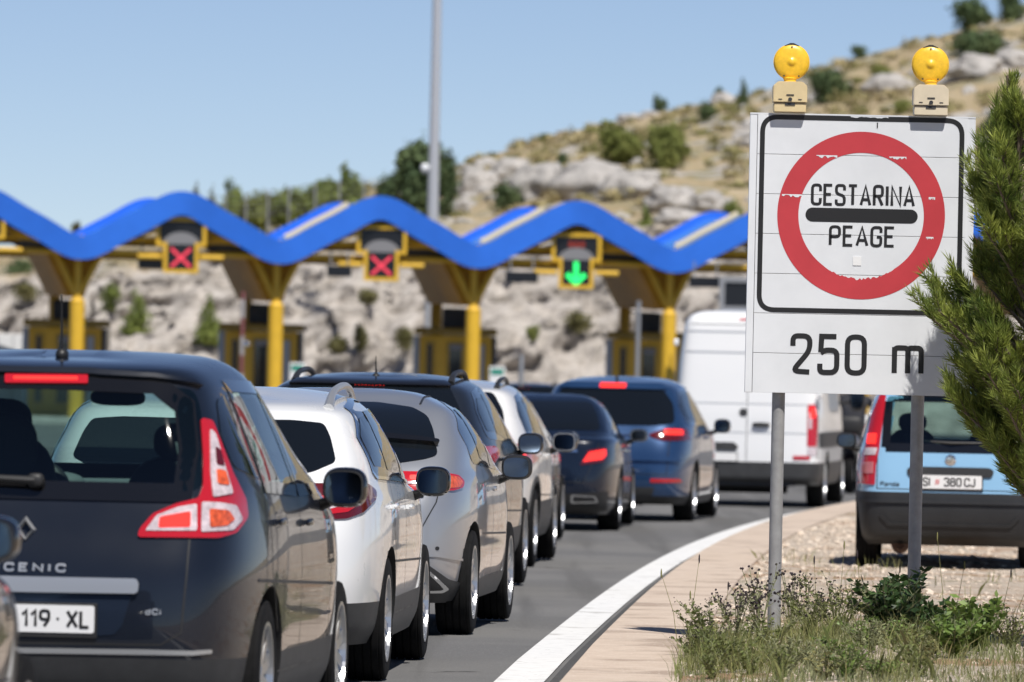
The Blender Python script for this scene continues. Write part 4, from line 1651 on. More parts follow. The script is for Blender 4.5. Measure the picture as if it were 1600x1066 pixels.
# ---- dark hatchback half hidden beyond it
def build_dark():
    lev = scaled([(.20, -.6, 3.3, .78), (.30, -.73, 3.42, .86), (.5, -.78, 3.46, .893), (.70, -.76, 3.44, .90), (.88, -.70, 3.25, .89), (.98, -.64, 2.5, .865), (1.10, -.54, 2.1, .81), (1.25, -.40, 1.7, .735),
                  (1.36, -.3, 1.4, .68, .02), (1.42, -.23, 1.2, .61, .05), (1.455, -.1, 1.0, .5, .06), (1.47, .1, .8, .3, .05), (1.472, .3, .6, .1, .03)], 1, .98, 1.01)
    c = Car("hatchback_car", "black hatchback almost hidden between the white crossover and the navy saloon", "car", lev, 2.62, .315, .21, .88, (.36 - .89, 70.1), 4.2, P_BLACK, ar=.075, trim_z=.36)
    c.patch("rear_window", 'rear', [(-.64, 1.02), (.64, 1.02), (.6, 1.25), (.5, 1.38), (-.5, 1.38), (-.6, 1.25)], M_DARKGLASS, .004, .006, .05, .05)
    c.lamp([([(.50, .80), (.86, .78), (.89, .88), (.84, .94), (.52, .92)], M_RED, "tail_light")], mode='rear', rnd=.03)
    side_std(c, .97, 1.03, 1.38, 1.95, 1.15, .95, .24, -.02, -.16, chrome=True)
    c.mirror_pair(1.62, 1.0, .985, (.10, .08, .078), shell=M_GLOSSBLACK, rim=M_CHROME)
    c.handles([(1.05, .86), (.1, .88)], M_CHROME)
    c.plate(.6)
    rear_common(c)
    return c


dark = build_dark()


# ---- navy saloon
def build_saloon():
    lev = [(.18, -.85, 3.5, .78), (.28, -.98, 3.58, .86), (.5, -1.03, 3.63, .895), (.70, -1.02, 3.6, .905), (.86, -1.0, 3.4, .89), (.955, -.97, 2.7, .862), (.995, -.86, 2.5, .82), (1.02, -.22, 2.42, .80), (1.14, .06, 2.1, .76),
           (1.26, .34, 1.75, .70), (1.35, .60, 1.45, .64), (1.41, .82, 1.25, .54), (1.435, 1.0, 1.1, .38), (1.44, 1.1, 1.05, .15)]
    c = Car("saloon_car", "navy saloon with lit slanted red tail light left of the steel blue people carrier", "car", lev, 2.84, .325, .235, .89, (1.19 - .89, 78.4), 3.8, P_NAVY, ar=.09)
    c.patch("rear_window", 'rear', [(-.66, 1.06), (.66, 1.06), (.62, 1.2), (.52, 1.36), (-.52, 1.36), (-.62, 1.2)], M_DARKGLASS, .004, .006, .06, .05)
    c.lamp([([(906, 727), (918, 704), (946, 699), (948, 712), (942, 722)], M_REDDK, "tail_light"),
            ([(910, 722), (920, 707), (945, 702), (946, 711), (940, 718)], M_REDLIT, "lit_lens")], rnd=2)
    c.patch("boot_trim", 'rear', [(-.48, .835), (.48, .835), (.48, .862), (-.48, .862)], M_CHROME, .008, .01, .01, .04)
    for s in (1, -1):
        c.patch("exhaust_trim", 'rear', [(s * .42, .30), (s * .70, .31), (s * .67, .38), (s * .42, .39)], M_CHROME, .010, .01, .02, .03)
        c.patch("exhaust_opening", 'rear', [(s * .44, .315), (s * .68, .325), (s * .655, .368), (s * .44, .375)], M_BLACK, .014, .001, .02, .03)
    c.patch("valance", 'rear', [(-.78, .22), (.78, .22), (.8, .43), (.4, .40), (-.4, .40), (-.8, .43)], M_BLACK, .004, .005, .02, .05)
    side_std(c, .95, .99, 1.345, 2.3, 1.5, 1.4, .88, .86, .46, chrome=True, quarter=False)
    c.mirror_pair(1.8, 1.0, .985, (.10, .08, .072), shell=P_NAVY, rim=M_CHROME)
    c.handles([(1.15, .84), (.15, .86)], M_CHROME)
    c.seam([(.7, .98), (.68, .8), (.55, .52), (-.55, .52), (-.68, .8), (-.7, .98)], 'rear', .007)
    c.plate(.66)
    rear_common(c)
    return c


saloon = build_saloon()


# ---- steel blue people carrier
def build_smax():
    lev = [(.2, -.8, 3.6, .82), (.3, -.93, 3.75, .9), (.52, -.98, 3.8, .94), (.75, -.96, 3.78, .95), (.95, -.90, 3.6, .94), (1.08, -.82, 2.95, .915), (1.25, -.68, 2.45, .85), (1.42, -.55, 1.95, .785), (1.54, -.46, 1.6, .73, .02),
           (1.60, -.4, 1.35, .65, .04), (1.64, -.25, 1.15, .5, .05), (1.655, .1, .9, .25, .04), (1.656, .3, .7, .1, .02)]
    c = Car("people_carrier", "steel blue people carrier with lit high brake light just left of the white van", "car", lev, 2.85, .335, .235, .925, (2.15 - .925, 85.0), 6.6, P_BLUE, ar=.08, trim_z=.30)
    c.patch("rear_window", 'rear', [(-.74, 1.13), (-.5, 1.10), (.5, 1.10), (.74, 1.13), (.70, 1.35), (.58, 1.515), (-.58, 1.515), (-.70, 1.35)], M_DARKGLASS, .004, .006, .06, .05)
    c.patch("spoiler", 'rear', [(-.62, 1.50), (.62, 1.50), (.55, 1.56), (-.55, 1.56)], P_BLUE, .03, .04, .02, .04)
    c.patch("brake_light", 'rear', [(-.15, 1.505), (.15, 1.505), (.15, 1.552), (-.15, 1.552)], M_REDLIT, .036, .01, .005, .03)
    c.lamp([([(.46, 1.0), (.64, 1.07), (.86, 1.07), (.90, .94), (.62, .93), (.49, .97)], M_REDDK, "tail_light"),
            ([(.63, 1.06), (.82, 1.06), (.83, 1.0), (.64, 1.0)], M_REDLIT, "lit_lens")], mode='rear', rnd=.02)
    c.patch("trim_strip", 'rear', [(-.46, .975), (.46, .975), (.46, 1.0), (-.46, 1.0)], M_CHROME, .01, .01, .008, .04)
    for s in (1, -1):
        c.patch("reflector", 'rear', [(s * .5, .455), (s * .84, .46), (s * .82, .50), (s * .5, .50)], M_RED, .008, .01, .015, .03)
    c.patch("diffuser", 'rear', [(-.5, .24), (.5, .24), (.55, .4), (-.55, .4)], M_BUMPER, .006, .01, .03, .04)
    c.patch("bumper_ledge", 'rear', [(-.80, .70), (.80, .70), (.80, .745), (-.80, .745)], P_BLUE, .03, .04, .01, .04)
    side_std(c, 1.06, 1.12, 1.52, 2.35, 1.35, 1.05, .2, -.16, -.38, chrome=True)
    c.mirror_pair(1.95, 1.09, 1.06, (.10, .08, .085))
    c.handles([(1.2, .96), (.2, .98)])
    c.antenna(.0, .13, -.05, fin=True)
    c.seam([(.74, 1.1), (.70, .9), (.68, .55), (-.68, .55), (-.70, .9), (-.74, 1.1)], 'rear', .008)
    c.plate(.85)
    rear_common(c)
    return c


smax = build_smax()


# ---- white panel van
def build_van():
    lev = [(.30, -.9, 4.3, .92), (.40, -1.0, 4.5, .985), (.6, -1.0, 4.55, 1.0), (1.0, -.98, 4.5, 1.01), (1.2, -.97, 4.2, 1.01), (1.4, -.95, 3.9, .995), (1.8, -.91, 3.4, .965), (2.2, -.86, 2.9, .925), (2.40, -.83, 2.5, .895),
           (2.51, -.78, 2.3, .83), (2.57, -.66, 2.1, .68), (2.595, -.4, 1.9, .3), (2.597, -.2, 1.7, .1)]
    c = Car("panel_van", "white high-roof panel van beyond the left sign post", "van", lev, 3.5, .35, .235, .98, (4.2 - .98, 97.8), 6.4, P_VAN, nr=15, ar=.03, trim_z=.60, rim_style=6)
    c.lamp([([(1262, 633), (1273, 632), (1277, 654), (1275, 698), (1261, 698)], M_RED, "tail_light"),
            ([(1261.5, 700), (1275, 700), (1274, 712), (1261, 712)], M_CLEAR, "lens"),
            ([(1263.5, 645), (1268, 645), (1268, 670), (1263.5, 670)], M_CLEAR, "lens"),
            ([(1265, 638), (1272, 637), (1274, 652), (1266, 654)], M_REDLIT, "lit_lens")], rnd=1.5)
    c.seam([(0, .62), (0, 2.40)], 'rear', .010, "door_gap")
    for z, w in ((2.30, .02), (2.03, .02), (1.36, .012), (.98, .012)):
        c.seam([(-.86, z), (-.02, z)], 'rear', w, "door_crease", m=M_SATIN, off=.002)
        c.seam([(.02, z), (.86, z)], 'rear', w, "door_crease", m=M_SATIN, off=.002)
    c.seam([(-.93, .66), (-.93, 2.3), (-.86, 2.40), (.86, 2.40), (.93, 2.3), (.93, .66)], 'rear', .010, "door_gap")
    c.patch("brake_light", 'rear', [(-.14, 2.455), (.14, 2.455), (.14, 2.48), (-.14, 2.48)], M_RED, .006, .006, .004, .03)
    bm = bmesh.new()
    y = c.rear_y(.1, 1.15)
    superell(bm, (.19, y - .03, 1.09), (.12, .03, .03), 3, 16, 8)
    obj("door_handle", bm, M_BLACK, c.root)
    c.patch("lock_cover", 'rear', [(-.05 + .055 * math.cos(t), 1.245 + .055 * math.sin(t)) for t in np.linspace(0, 6.28, 17)[:-1]], M_BUMPER, .008, .01, 0, .03)
    c.patch("handle_panel", 'rear', [(-.62, .74), (-.14, .74), (-.10, .79), (-.16, .85), (-.62, .85)], M_BUMPER, .012, .015, .02, .04)
    c.plate(.66, cx=-.38)
    for z in (1.5, 2.15):
        for s in (1, -1):
            bm = bmesh.new()
            superell(bm, (s * .955, -.95, z), (.035, .035, .05), 4, 10, 6)
            obj("hinge", bm, P_VAN, c.root)
    # cab windows and mirrors, sliding door, sill cladding
    c.patch("side_window", 'side', [(3.55, 1.32), (2.85, 2.02), (2.35, 2.02), (2.35, 1.32)], M_DARKGLASS, .004, .004, .06, .06, 'copy')
    c.patch("side_cladding", 'side', [(-.85, .80), (.9 - .45, .80), (3.05, .80), (3.05, 1.0), (-.85, 1.0)], M_BUMPER, .008, .01, .03, .06, 'copy')
    c.seam([(2.2, .5), (2.2, 2.2)], w=.01)
    c.seam([(.95, .5), (.95, 2.2), (2.2, 2.2)], w=.01)
    c.seam([(-.8, 1.62), (2.2, 1.62)], w=.012, name="door_rail")
    c.mirror_pair(3.35, 1.45, 1.17, (.11, .08, .19), shell=M_BLACK)
    bm = bmesh.new()
    box(bm, (0, -.9, .34), (1.3, .08, .1))
    tube(bm, [(-.5, -.3, .3), (.5, -.3, .3)], .12, 12)
    box(bm, (0, 1.2, .36), (1.1, 4.2, .16))
    obj("chassis", bm, M_BLACK, c.root)
    c.patch("reflector", 'rear', [(.62, .64), (.84, .64), (.84, .69), (.62, .69)], M_RED, .012, .006, .01, .03)
    return c


van = build_van()


# ---- light blue small car on the gravel
def build_small():
    lev = [(.2, -.45, 2.85, .70), (.28, -.54, 2.93, .76), (.5, -.58, 2.96, .785), (.72, -.56, 2.94, .79), (.9, -.53, 2.8, .78), (1.0, -.51, 2.3, .765), (1.15, -.46, 1.9, .725), (1.32, -.40, 1.5, .68), (1.42, -.36, 1.25, .645, .01),
           (1.48, -.31, 1.1, .58, .02), (1.525, -.2, .95, .45, .03), (1.54, 0, .8, .2, .02), (1.541, .2, .6, .08, .01)]
    X, Y = at(1483, 713, 60.4).x + .05, 61.0
    z0 = verge_z(X - .7, Y)
    rg = [(-.50, 1.03), (.50, 1.03), (.47, 1.38), (-.47, 1.38)]
    c = Car("small_car", "light blue small car with black bumper parked on the gravel behind the sign", "car", lev, 2.30, .285, .185, .77, (X, Y), 3.6, P_LIGHTBLUE, z0=z0 - .005, nr=10, ar=.045, trim_z=.62,
            trim_m=M_BLACKBUMP, holes=[('rear', rg), ('front', [(-.58, 1.06), (.58, 1.06), (.5, 1.42), (-.5, 1.42)])], rim_style=5)
    c.patch("rear_window", 'rear', [(-.56, 1.0), (.56, 1.0), (.53, 1.42), (-.53, 1.42)], M_GLASSDK, .003, .002, .04, .05)
    c.seam([(-.535, 1.0), (.535, 1.0), (.515, 1.41), (-.515, 1.41), (-.535, 1.0)], 'rear', .07, "window_frame", .005, m=M_GLOSSBLACK)
    c.patch("windscreen", 'front', [(-.62, 1.03), (.62, 1.03), (.54, 1.45), (-.54, 1.45)], M_GLASS, .003, .002, .05, .06)
    L = [(1376, 618), (1385, 618), (1374.5, 698), (1369, 727), (1367, 758), (1342, 755), (1346, 718), (1353.5, 698), (1362, 651)]
    c.lamp([(L, M_RED, "tail_light"),
            ([(1354, 700), (1372, 700), (1369, 711), (1351, 711)], M_CLEAR, "lens"),
            ([(1349, 722), (1366, 722), (1365.5, 740), (1346.5, 740)], mat("pink_lens", (.5, .16, .17), .15, coat=.7, var=.3, vscale=60), "lens"),
            ([(1358, 678), (1371, 678), (1369, 694), (1356, 694)], M_REDLIT, "lit_lens")], rnd=2)
    c.patch("handle_recess", 'rear', [(-.34, .765), (.34, .765), (.36, .82), (.32, .845), (-.32, .845), (-.36, .82)], M_BLACK, .014, .02, .02, .04)
    pl = c.plate(.725, [("SI", -.22, .032), ("380", -.045, .034), ("CJ", .12, .036)], frame=True, extra=coat_of_arms(-.105))
    bm = bmesh.new()
    yb = c.rear_y(0, .90)
    lathe(bm, [(.045, 0), (.045, .008), (.036, .012), (.034, .008), (0, .009)], Matrix.Translation((0, yb - .003, .905)) @ Matrix.Rotation(math.pi / 2, 4, 'X'), 24)
    obj("round_emblem", bm, M_CHROME, c.root)
    lettering(c, "Panda", (-.57, .685), .035, .024, .006, .01, M_BLACK)
    bm = bmesh.new()
    tube(bm, [(-.3, -.46, 1.06), (0, -.52, 1.045), (.28, -.5, 1.05)], [.008, .014, .008], 8)
    obj("rear_wiper", bm, M_BLACK, c.root)
    c.mirror_pair(1.42, 1.03, .89, (.085, .06, .065), shell=M_BLACK)
    side_std(c, .95, .98, 1.39, 1.75, 1.0, .78, .14, -.12, -.22)
    c.seam([(.60, 1.0), (.60, .66), (-.60, .66), (-.60, 1.0)], 'rear', .007)
    c.patch("bumper_crease", 'rear', [(-.76, .545), (.76, .545), (.76, .575), (-.76, .575)], M_BLACKBUMP, .02, .03, .01, .04)
    c.patch("bumper_crease", 'rear', [(-.5, .36), (.5, .36), (.58, .44), (.55, .45), (.48, .385), (-.48, .385), (-.55, .45), (-.58, .44)], M_BLACKBUMP, .012, .02, .01, .03)
    bm = bmesh.new()
    tube(bm, [(-.40, -.50, .19), (-.40, -.2, .2)], .028, 12, caps=False)
    tube(bm, [(-.40, -.46, .20), (-.40, -.05, .22)], [.075, .085], 14)
    obj("exhaust", bm, mat("rusty_steel", (.12, .07, .045), .7, metal=.4, var=.4, vscale=20), c.root)
    bulk("front_seat", c.root, [((.33, .95, .85), (.22, .09, .3), 3), ((.33, .9, 1.2), (.12, .05, .08), 2.6)], M_SEAT)
    bulk("front_seat", c.root, [((-.33, .95, .85), (.22, .09, .3), 3), ((-.33, .9, 1.2), (.12, .05, .08), 2.6)], M_SEAT)
    bulk("rear_seat", c.root, [((0, .1, .78), (.56, .1, .24), 4), ((-.3, .05, 1.06), (.1, .04, .06), 2.6), ((.3, .05, 1.06), (.1, .04, .06), 2.6)], M_SEAT)
    bulk("dashboard", c.root, [((0, 1.75, .88), (.62, .22, .15), 3.5)], M_DASH)
    return c


small = build_small()


# ---- black car whose mirror and wing stick into the lower left corner
def build_near():
    lev = scaled([(.20, -.6, 3.3, .78), (.30, -.73, 3.42, .86), (.5, -.78, 3.46, .893), (.70, -.76, 3.44, .90), (.84, -.70, 3.28, .89), (.96, -.64, 2.5, .865), (1.10, -.54, 2.1, .81), (1.25, -.40, 1.7, .735),
                  (1.36, -.3, 1.4, .68, .02), (1.42, -.23, 1.2, .61, .05), (1.455, -.1, 1.0, .5, .06), (1.47, .1, .8, .3, .05), (1.472, .3, .6, .1, .03)], 1, 1.0, 1.0)
    c = Car("hatchback_car", "black car cut off by the lower left corner, only its wing and mirror showing", "car", lev, 2.62, .315, .21, .885, (-2.635, 22.0), 3.6, P_BLACK, ar=.075, trim_z=.36)
    c.patch("rear_window", 'rear', [(-.64, 1.02), (.64, 1.02), (.6, 1.25), (.5, 1.38), (-.5, 1.38), (-.6, 1.25)], M_DARKGLASS, .004, .006, .05, .05)
    c.lamp([([(.50, .80), (.86, .78), (.89, .88), (.84, .94), (.52, .92)], M_RED, "tail_light")], mode='rear', rnd=.03)
    side_std(c, .97, 1.03, 1.38, 1.95, 1.15, .95, .24, -.02, -.16)
    c.mirror_pair(1.75, 1.03, .86, (.10, .1, .075), shell=P_BLACK)
    c.handles([(1.05, .86), (.1, .88)])
    c.patch("windscreen", 'front', [(-.66, 1.0), (.66, 1.0), (.54, 1.37), (-.54, 1.37)], M_DARKGLASS, .004, .004, .05, .06)
    c.patch("headlight", 'side', [(3.35, .62), (3.38, .75), (2.95, .80), (3.0, .68)], M_CLEAR, .006, .006, .03, .04, 'copy')
    c.plate(.6)
    return c


near = build_near()


# ---- motorcyclist ahead of the van, and two cars already at the booths
def build_motorbike():
    base = on_road(1331, 750)
    Y = 112.0
    X = at(1330, 650, Y).x
    z0 = road_z(Y)
    root = empty("motorcycle", (X, Y, z0), -R(8))
    tag(root, "white touring motorcycle with a red tail light seen right of the van", "motorcycle")
    for yy in (0, 1.5):
        bm = bmesh.new()
        lathe(bm, [(.22, -.06), (.29, -.075), (.32, 0), (.29, .075), (.22, .06)], Matrix.Translation((0, yy, .32)) @ Matrix.Rotation(math.pi / 2, 4, 'Y'), 28)
        obj("tyre", bm, M_RUBBER, root)
    for yy in (0, 1.5):
        bm = bmesh.new()
        lathe(bm, [(.22, -.04), (.2, 0), (.22, .04), (.05, .05), (.05, -.05)], Matrix.Translation((0, yy, .32)) @ Matrix.Rotation(math.pi / 2, 4, 'Y'), 24)
        obj("rim", bm, M_ALLOY, root)
    bulk("fairing", root, [((0, 1.25, .95), (.24, .3, .28), 2.6), ((0, .75, .86), (.17, .35, .16), 2.6), ((0, .05, .80), (.12, .35, .1), 2.6)], P_VAN)
    bulk("pannier", root, [((.36, -.02, .66), (.14, .28, .2), 4)], P_VAN)
    bulk("pannier", root, [((-.36, -.02, .66), (.14, .28, .2), 4)], P_VAN)
    bulk("top_box", root, [((0, -.3, 1.05), (.24, .2, .15), 4)], M_BLACK)
    bulk("engine", root, [((0, .75, .5), (.25, .3, .22), 4)], M_BUMPER)
    bulk("tail_light", root, [((0, -.34, .84), (.1, .03, .04), 3)], M_REDLIT)
    bm = bmesh.new()
    tube(bm, [(-.42, 1.02, 1.12), (0, 1.2, 1.1), (.42, 1.02, 1.12)], .018, 8)
    tube(bm, [(0, 1.2, 1.1), (0, 1.5, .32)], .03, 8)
    obj("handlebar", bm, M_BLACK, root)
    # rider: one skinned body
    rider = empty("person", (X, Y, z0), -R(8))
    tag(rider, "person in black jacket and white helmet riding the motorcycle", "person")
    bm = bmesh.new()
    sk = bm.verts.layers.skin.verify()
    J = {'pel': ((0, .38, .93), .16), 'sp': ((0, .42, 1.15), .15), 'ch': ((0, .50, 1.36), .17), 'nk': ((0, .55, 1.52), .065), 'hd': ((0, .58, 1.62), .09),
         'sl': ((-.2, .5, 1.43), .075), 'el': ((-.38, .66, 1.22), .055), 'hl': ((-.40, .98, 1.13), .045), 'sr': ((.2, .5, 1.43), .075), 'er': ((.38, .66, 1.22), .055), 'hr': ((.40, .98, 1.13), .045),
         'tl': ((-.13, .42, .90), .10), 'kl': ((-.24, .85, .78), .075), 'al': ((-.24, .65, .38), .05), 'fl': ((-.24, .82, .33), .04), 'tr': ((.13, .42, .90), .10), 'kr': ((.24, .85, .78), .075), 'ar': ((.24, .65, .38), .05), 'fr': ((.24, .82, .33), .04)}
    vs = {}
    for k, (p, r) in J.items():
        v = bm.verts.new(p)
        v[sk].radius = (r, r)
        v[sk].use_root = (k == 'pel')
        vs[k] = v
    for a, b in ('pel sp', 'sp ch', 'ch nk', 'nk hd', 'ch sl', 'sl el', 'el hl', 'ch sr', 'sr er', 'er hr', 'pel tl', 'tl kl', 'kl al', 'al fl', 'pel tr', 'tr kr', 'kr ar', 'ar fr') and [s.split() for s in ('pel sp', 'sp ch', 'ch nk', 'nk hd', 'ch sl', 'sl el', 'el hl', 'ch sr', 'sr er', 'er hr', 'pel tl', 'tl kl', 'kl al', 'al fl', 'pel tr', 'tr kr', 'kr ar', 'ar fr')]:
        bm.edges.new((vs[a], vs[b]))
    for s in (-1, 1):      # gloved fingers closed over the grips
        for k in range(4):
            a = bm.verts.new((s * (.37 + .022 * k), 1.03, 1.135))
            b = bm.verts.new((s * (.37 + .022 * k), 1.045, 1.10))
            for q in (a, b): q[sk].radius = (.011, .011)
            bm.edges.new((vs['hl' if s < 0 else 'hr'], a))
            bm.edges.new((a, b))
        a = bm.verts.new((s * .34, 1.0, 1.105))
        a[sk].radius = (.013, .013)
        bm.edges.new((vs['hl' if s < 0 else 'hr'], a))
    me = bpy.data.meshes.new("body")
    bm.to_mesh(me)
    bm.free()
    t = bpy.data.objects.new("t", me)
    COL.objects.link(t)
    t.modifiers.new("s", 'SKIN')
    ss = t.modifiers.new("u", 'SUBSURF')
    ss.levels = ss.render_levels = 2
    dg = bpy.context.evaluated_depsgraph_get()
    me2 = bpy.data.meshes.new_from_object(t.evaluated_get(dg))
    bpy.data.objects.remove(t)
    obj("body", me2, mat("black_jacket", (.012, .013, .02), .7, var=.2, vscale=12), rider)
    bulk("helmet", rider, [((0, .58, 1.66), (.135, .16, .15), 2.2)], P_VAN)
    bulk("visor", rider, [((0, .69, 1.65), (.105, .06, .05), 2.4)], M_DARKGLASS)


build_motorbike()


def far_copy(src, px, Y, heading, label, name=None):
    o = copy_tree(src.root)
    o.location = (at(px, 600, Y).x, Y, road_z(Y) + .004)
    o.rotation_euler = (0, 0, -R(heading))
    o["label"] = label
    return o


far_copy(saloon, 548, 176, 2, "dark saloon at the toll booths, only its roof showing above the graphite crossover")
far_copy(dark, 600, 186, 2, "black hatchback at the toll booths, its roof showing right of the dark saloon's")
far_copy(cross, 822, 150, 4, "dark crossover near the booths showing above the black hatchback and the navy saloon")

# ================================================================== TOLL SIGN
M_SIGNW = mat("sign_white", (0.69, 0.71, 0.735), 0.38, var=0.05, vscale=2.5, rvar=0.06)
M_SIGNEDGE = mat("sign_edge", (0.50, 0.49, 0.46), 0.5, var=0.2, vscale=6)
M_SIGNRED = mat("sign_red", (0.50, 0.045, 0.055), 0.4, var=0.06, vscale=4)
M_STEEL = mat("galvanised_post", (0.33, 0.33, 0.33), 0.5, metal=0.3, var=0.12, vscale=14)
SY = 41.0
SS = FPX / SY
SC = at(1345, 394, SY)            # panel centre


def S(px, py, lift=0.0):
    """point on the sign face; lift is towards the camera"""
    p = at(px, py, SY)
    return Vector((p.x, SY - lift, p.z))


def UV(px, py):
    p = at(px, py, SY)
    return (p.x, p.z)


def face(u, v, l): return Vector((u, SY - l, v))


def build_sign():
    root = empty("toll_sign", (SC.x, SY + .05, verge_z(SC.x, SY)))
    tag(root, "large white road sign reading CESTARINA PEAGE 250 m in a red ring on two posts", "road sign")
    inv = Matrix.Translation(-Vector(root.location))

    def put(name, bm, m, parent=None, smooth=False):
        bm.transform(inv)
        return obj(name, bm, m, parent or root, smooth=smooth)
    l, t = UV(1172.5, 178)
    r, _ = UV(1525, 182)
    _, b = UV(1163, 613)
    l = UV(1168, 394)[0]
    r = UV(1520.5, 394)[0]
    n = 7
    bm = bmesh.new()
    hh = (t - b) / n
    for i in range(n):
        z = b + hh * (i + .5)
        box(bm, ((l + r) / 2, SY + .02, z), (r - l - .085, .04, hh - .0028), bevel=.0012)
    panel = put("sign_panel", bm, M_SIGNW)
    bm = bmesh.new()
    box(bm, ((l + r) / 2, SY + .035, (t + b) / 2), (r - l - .06, .03, t - b - .004))
    put("panel_back", bm, M_SIGNEDGE)
    for x, w, m in ((l + .02, .04, M_SIGNW), (r - .0275, .055, M_SIGNW)):
        bm = bmesh.new()
        box(bm, (x, SY + .028, (t + b) / 2), (w, .05, t - b), bevel=.003)
        put("edge_profile", bm, m)
    bm = bmesh.new()
    box(bm, ((l + r) / 2, SY + .028, t + .004), (r - l, .055, .008))
    put("top_edge", bm, M_SIGNW)
    # black border with rounded corners
    bx0, bx1 = l + .07, r - .075
    bt = t - .015
    bb = UV(1345, 487)[1]
    bm = bmesh.new()
    P = fillet([(bx0, bb), (bx1, bb), (bx1, bt), (bx0, bt)], .085, True, 10)
    ribbon(bm, P, .027, lambda u, v: face(u, v, .0015), True)
    put("border", bm, M_INK, panel)
    # red ring
    cx, cz = UV(1345.5, 337)
    ro, ri = 131.0 / SS, 98.0 / SS
    bm = bmesh.new()
    rngl = random.Random(5)
    N = 220
    prev = None
    first = None
    for k in range(N):
        a = 2 * math.pi * k / N
        jag = 0.0
        d = abs((a - 1.5 * math.pi + math.pi) % (2 * math.pi) - math.pi)
        if d < .62: jag = rngl.uniform(-.004, .014) * (1 - d / .7)
        q = [bm.verts.new(face(cx + rad * math.cos(a), cz + rad * math.sin(a), .0015)) for rad in (ri + jag, ro)]
        if prev: bm.faces.new((prev[0], prev[1], q[1], q[0]))
        else: first = q
        prev = q
    bm.faces.new((prev[0], prev[1], first[1], first[0]))
    put("red_ring", bm, M_SIGNRED, panel)
    # black bar with round ends
    x0, z0 = UV(1258.5, 337)
    x1, _ = UV(1434, 337)
    zc = cz
    h = 22.0 / SS
    P = []
    for k in range(13):
        a = -math.pi / 2 + math.pi * k / 12
        P.append((x1 - h / 2 + h / 2 * math.cos(a), zc + h / 2 * math.sin(a)))
    for k in range(13):
        a = math.pi / 2 + math.pi * k / 12
        P.append((x0 + h / 2 + h / 2 * math.cos(a), zc + h / 2 * math.sin(a)))
    bm = bmesh.new()
    bm.faces.new([bm.verts.new(face(u, v, .0015)) for u, v in P])
    put("black_bar", bm, M_INK, panel)

    def words(text, pxl, pxr, ybase, ytop, sw, gap):
        a, zb = UV(pxl, ybase)
        c, zt = UV(pxr, ytop)
        h = zt - zb
        units = sum(GL[ch][0] for ch in text if ch != ' ')
        cw = (c - a - gap * (len(text) - 1)) / units
        bm = bmesh.new()
        stroke_text(bm, text, a, zb, h, cw, sw, gap, lambda u, v, l: face(u, v, .0018 + l), space=cw * 1.4)
        bmesh.ops.recalc_face_normals(bm, faces=bm.faces[:])
        bm.normal_update()
        for f in bm.faces:
            if f.normal.y > 0: f.normal_flip()
        return put("lettering", bm, M_INK, panel)
    words("CESTARINA", 1269, 1428, 321, 290, .016, .024)
    words("PEAGE", 1297, 1397, 385, 354, .016, .026)
    a = 1.0
    words("250", 1238, 1351, 585, 523, .029, .058)
    words("m", 1397, 1440, 587, 525, .029, .03)
    # torn foil along the plank joints, and a small white sticker
    bm = bmesh.new()
    for i in range(1, n):
        z = b + hh * i
        for sgn in (-1, 1):
            dz = z - cz
            for rad0, rad1 in ((ri, ro),):
                if abs(dz) < ri:
                    xa, xb = math.sqrt(ri**2 - dz**2), math.sqrt(ro**2 - dz**2)
                    if rngl.random() < .25: continue
                    w0, w1 = sorted((rngl.uniform(.0, .45), rngl.uniform(.6, 1.0)))
                    xs = np.linspace(xa + (xb - xa) * w0, xa + (xb - xa) * w1, 12)
                    P = [(cx + sgn * x, z) for x in xs] + [(cx + sgn * x, z - rngl.uniform(.003, .017)) for x in xs[::-1]]
                    bm.faces.new([bm.verts.new(face(u, v, .0026)) for u, v in P])
    xs = np.linspace(UV(1333, 0)[0], UV(1392, 0)[0], 18)
    P = [(x, bt + .0137) for x in xs] + [(x, bt + .0137 - rngl.uniform(.001, .009)) for x in xs[::-1]]
    bm.faces.new([bm.verts.new(face(u, v, .0026)) for u, v in P])
    bmesh.ops.recalc_face_normals(bm, faces=bm.faces[:])
    bm.normal_update()
    for f in bm.faces:
        if f.normal.y > 0: f.normal_flip()
    put("torn_foil", bm, M_SIGNW, panel)
    bm = bmesh.new()
    u, v = UV(1339, 408)
    box(bm, (u, SY - .002, v), (.046, .003, .05))
    put("sticker", bm, M_PLATE, panel)
    bm = bmesh.new()
    u, v = UV(1371, 196)
    box(bm, (u, SY - .002, v), (.006, .002, .03))
    put("scratch", bm, M_BUMPER, panel)
    for px, py in ((1217, 640), (1435, 640)):
        x = UV(px, py)[0]
        bm = bmesh.new()
        tube(bm, [(x, SY + .09, verge_z(x, SY) - .3), (x, SY + .09, t - .05)], 10.2 / SS, 20)
        put("post", bm, M_STEEL, smooth=True)
        for z in (t - .3, b + .3):
            bm = bmesh.new()
            box(bm, (x, SY + .09, z), (.11, .085, .05), bevel=.004)
            put("clamp", bm, M_STEEL)
    return root


build_sign()

M_BEACON = mat("beacon_yellow", (0.86, 0.52, 0.03), 0.38, coat=0.15, var=0.10, vscale=30)
M_BEACONBOX = mat("beacon_cream", (0.66, 0.53, 0.30), 0.5, var=0.06, vscale=10)
M_BEACONBOX2 = mat("beacon_ivory", (0.66, 0.57, 0.42), 0.5, var=0.06, vscale=10)


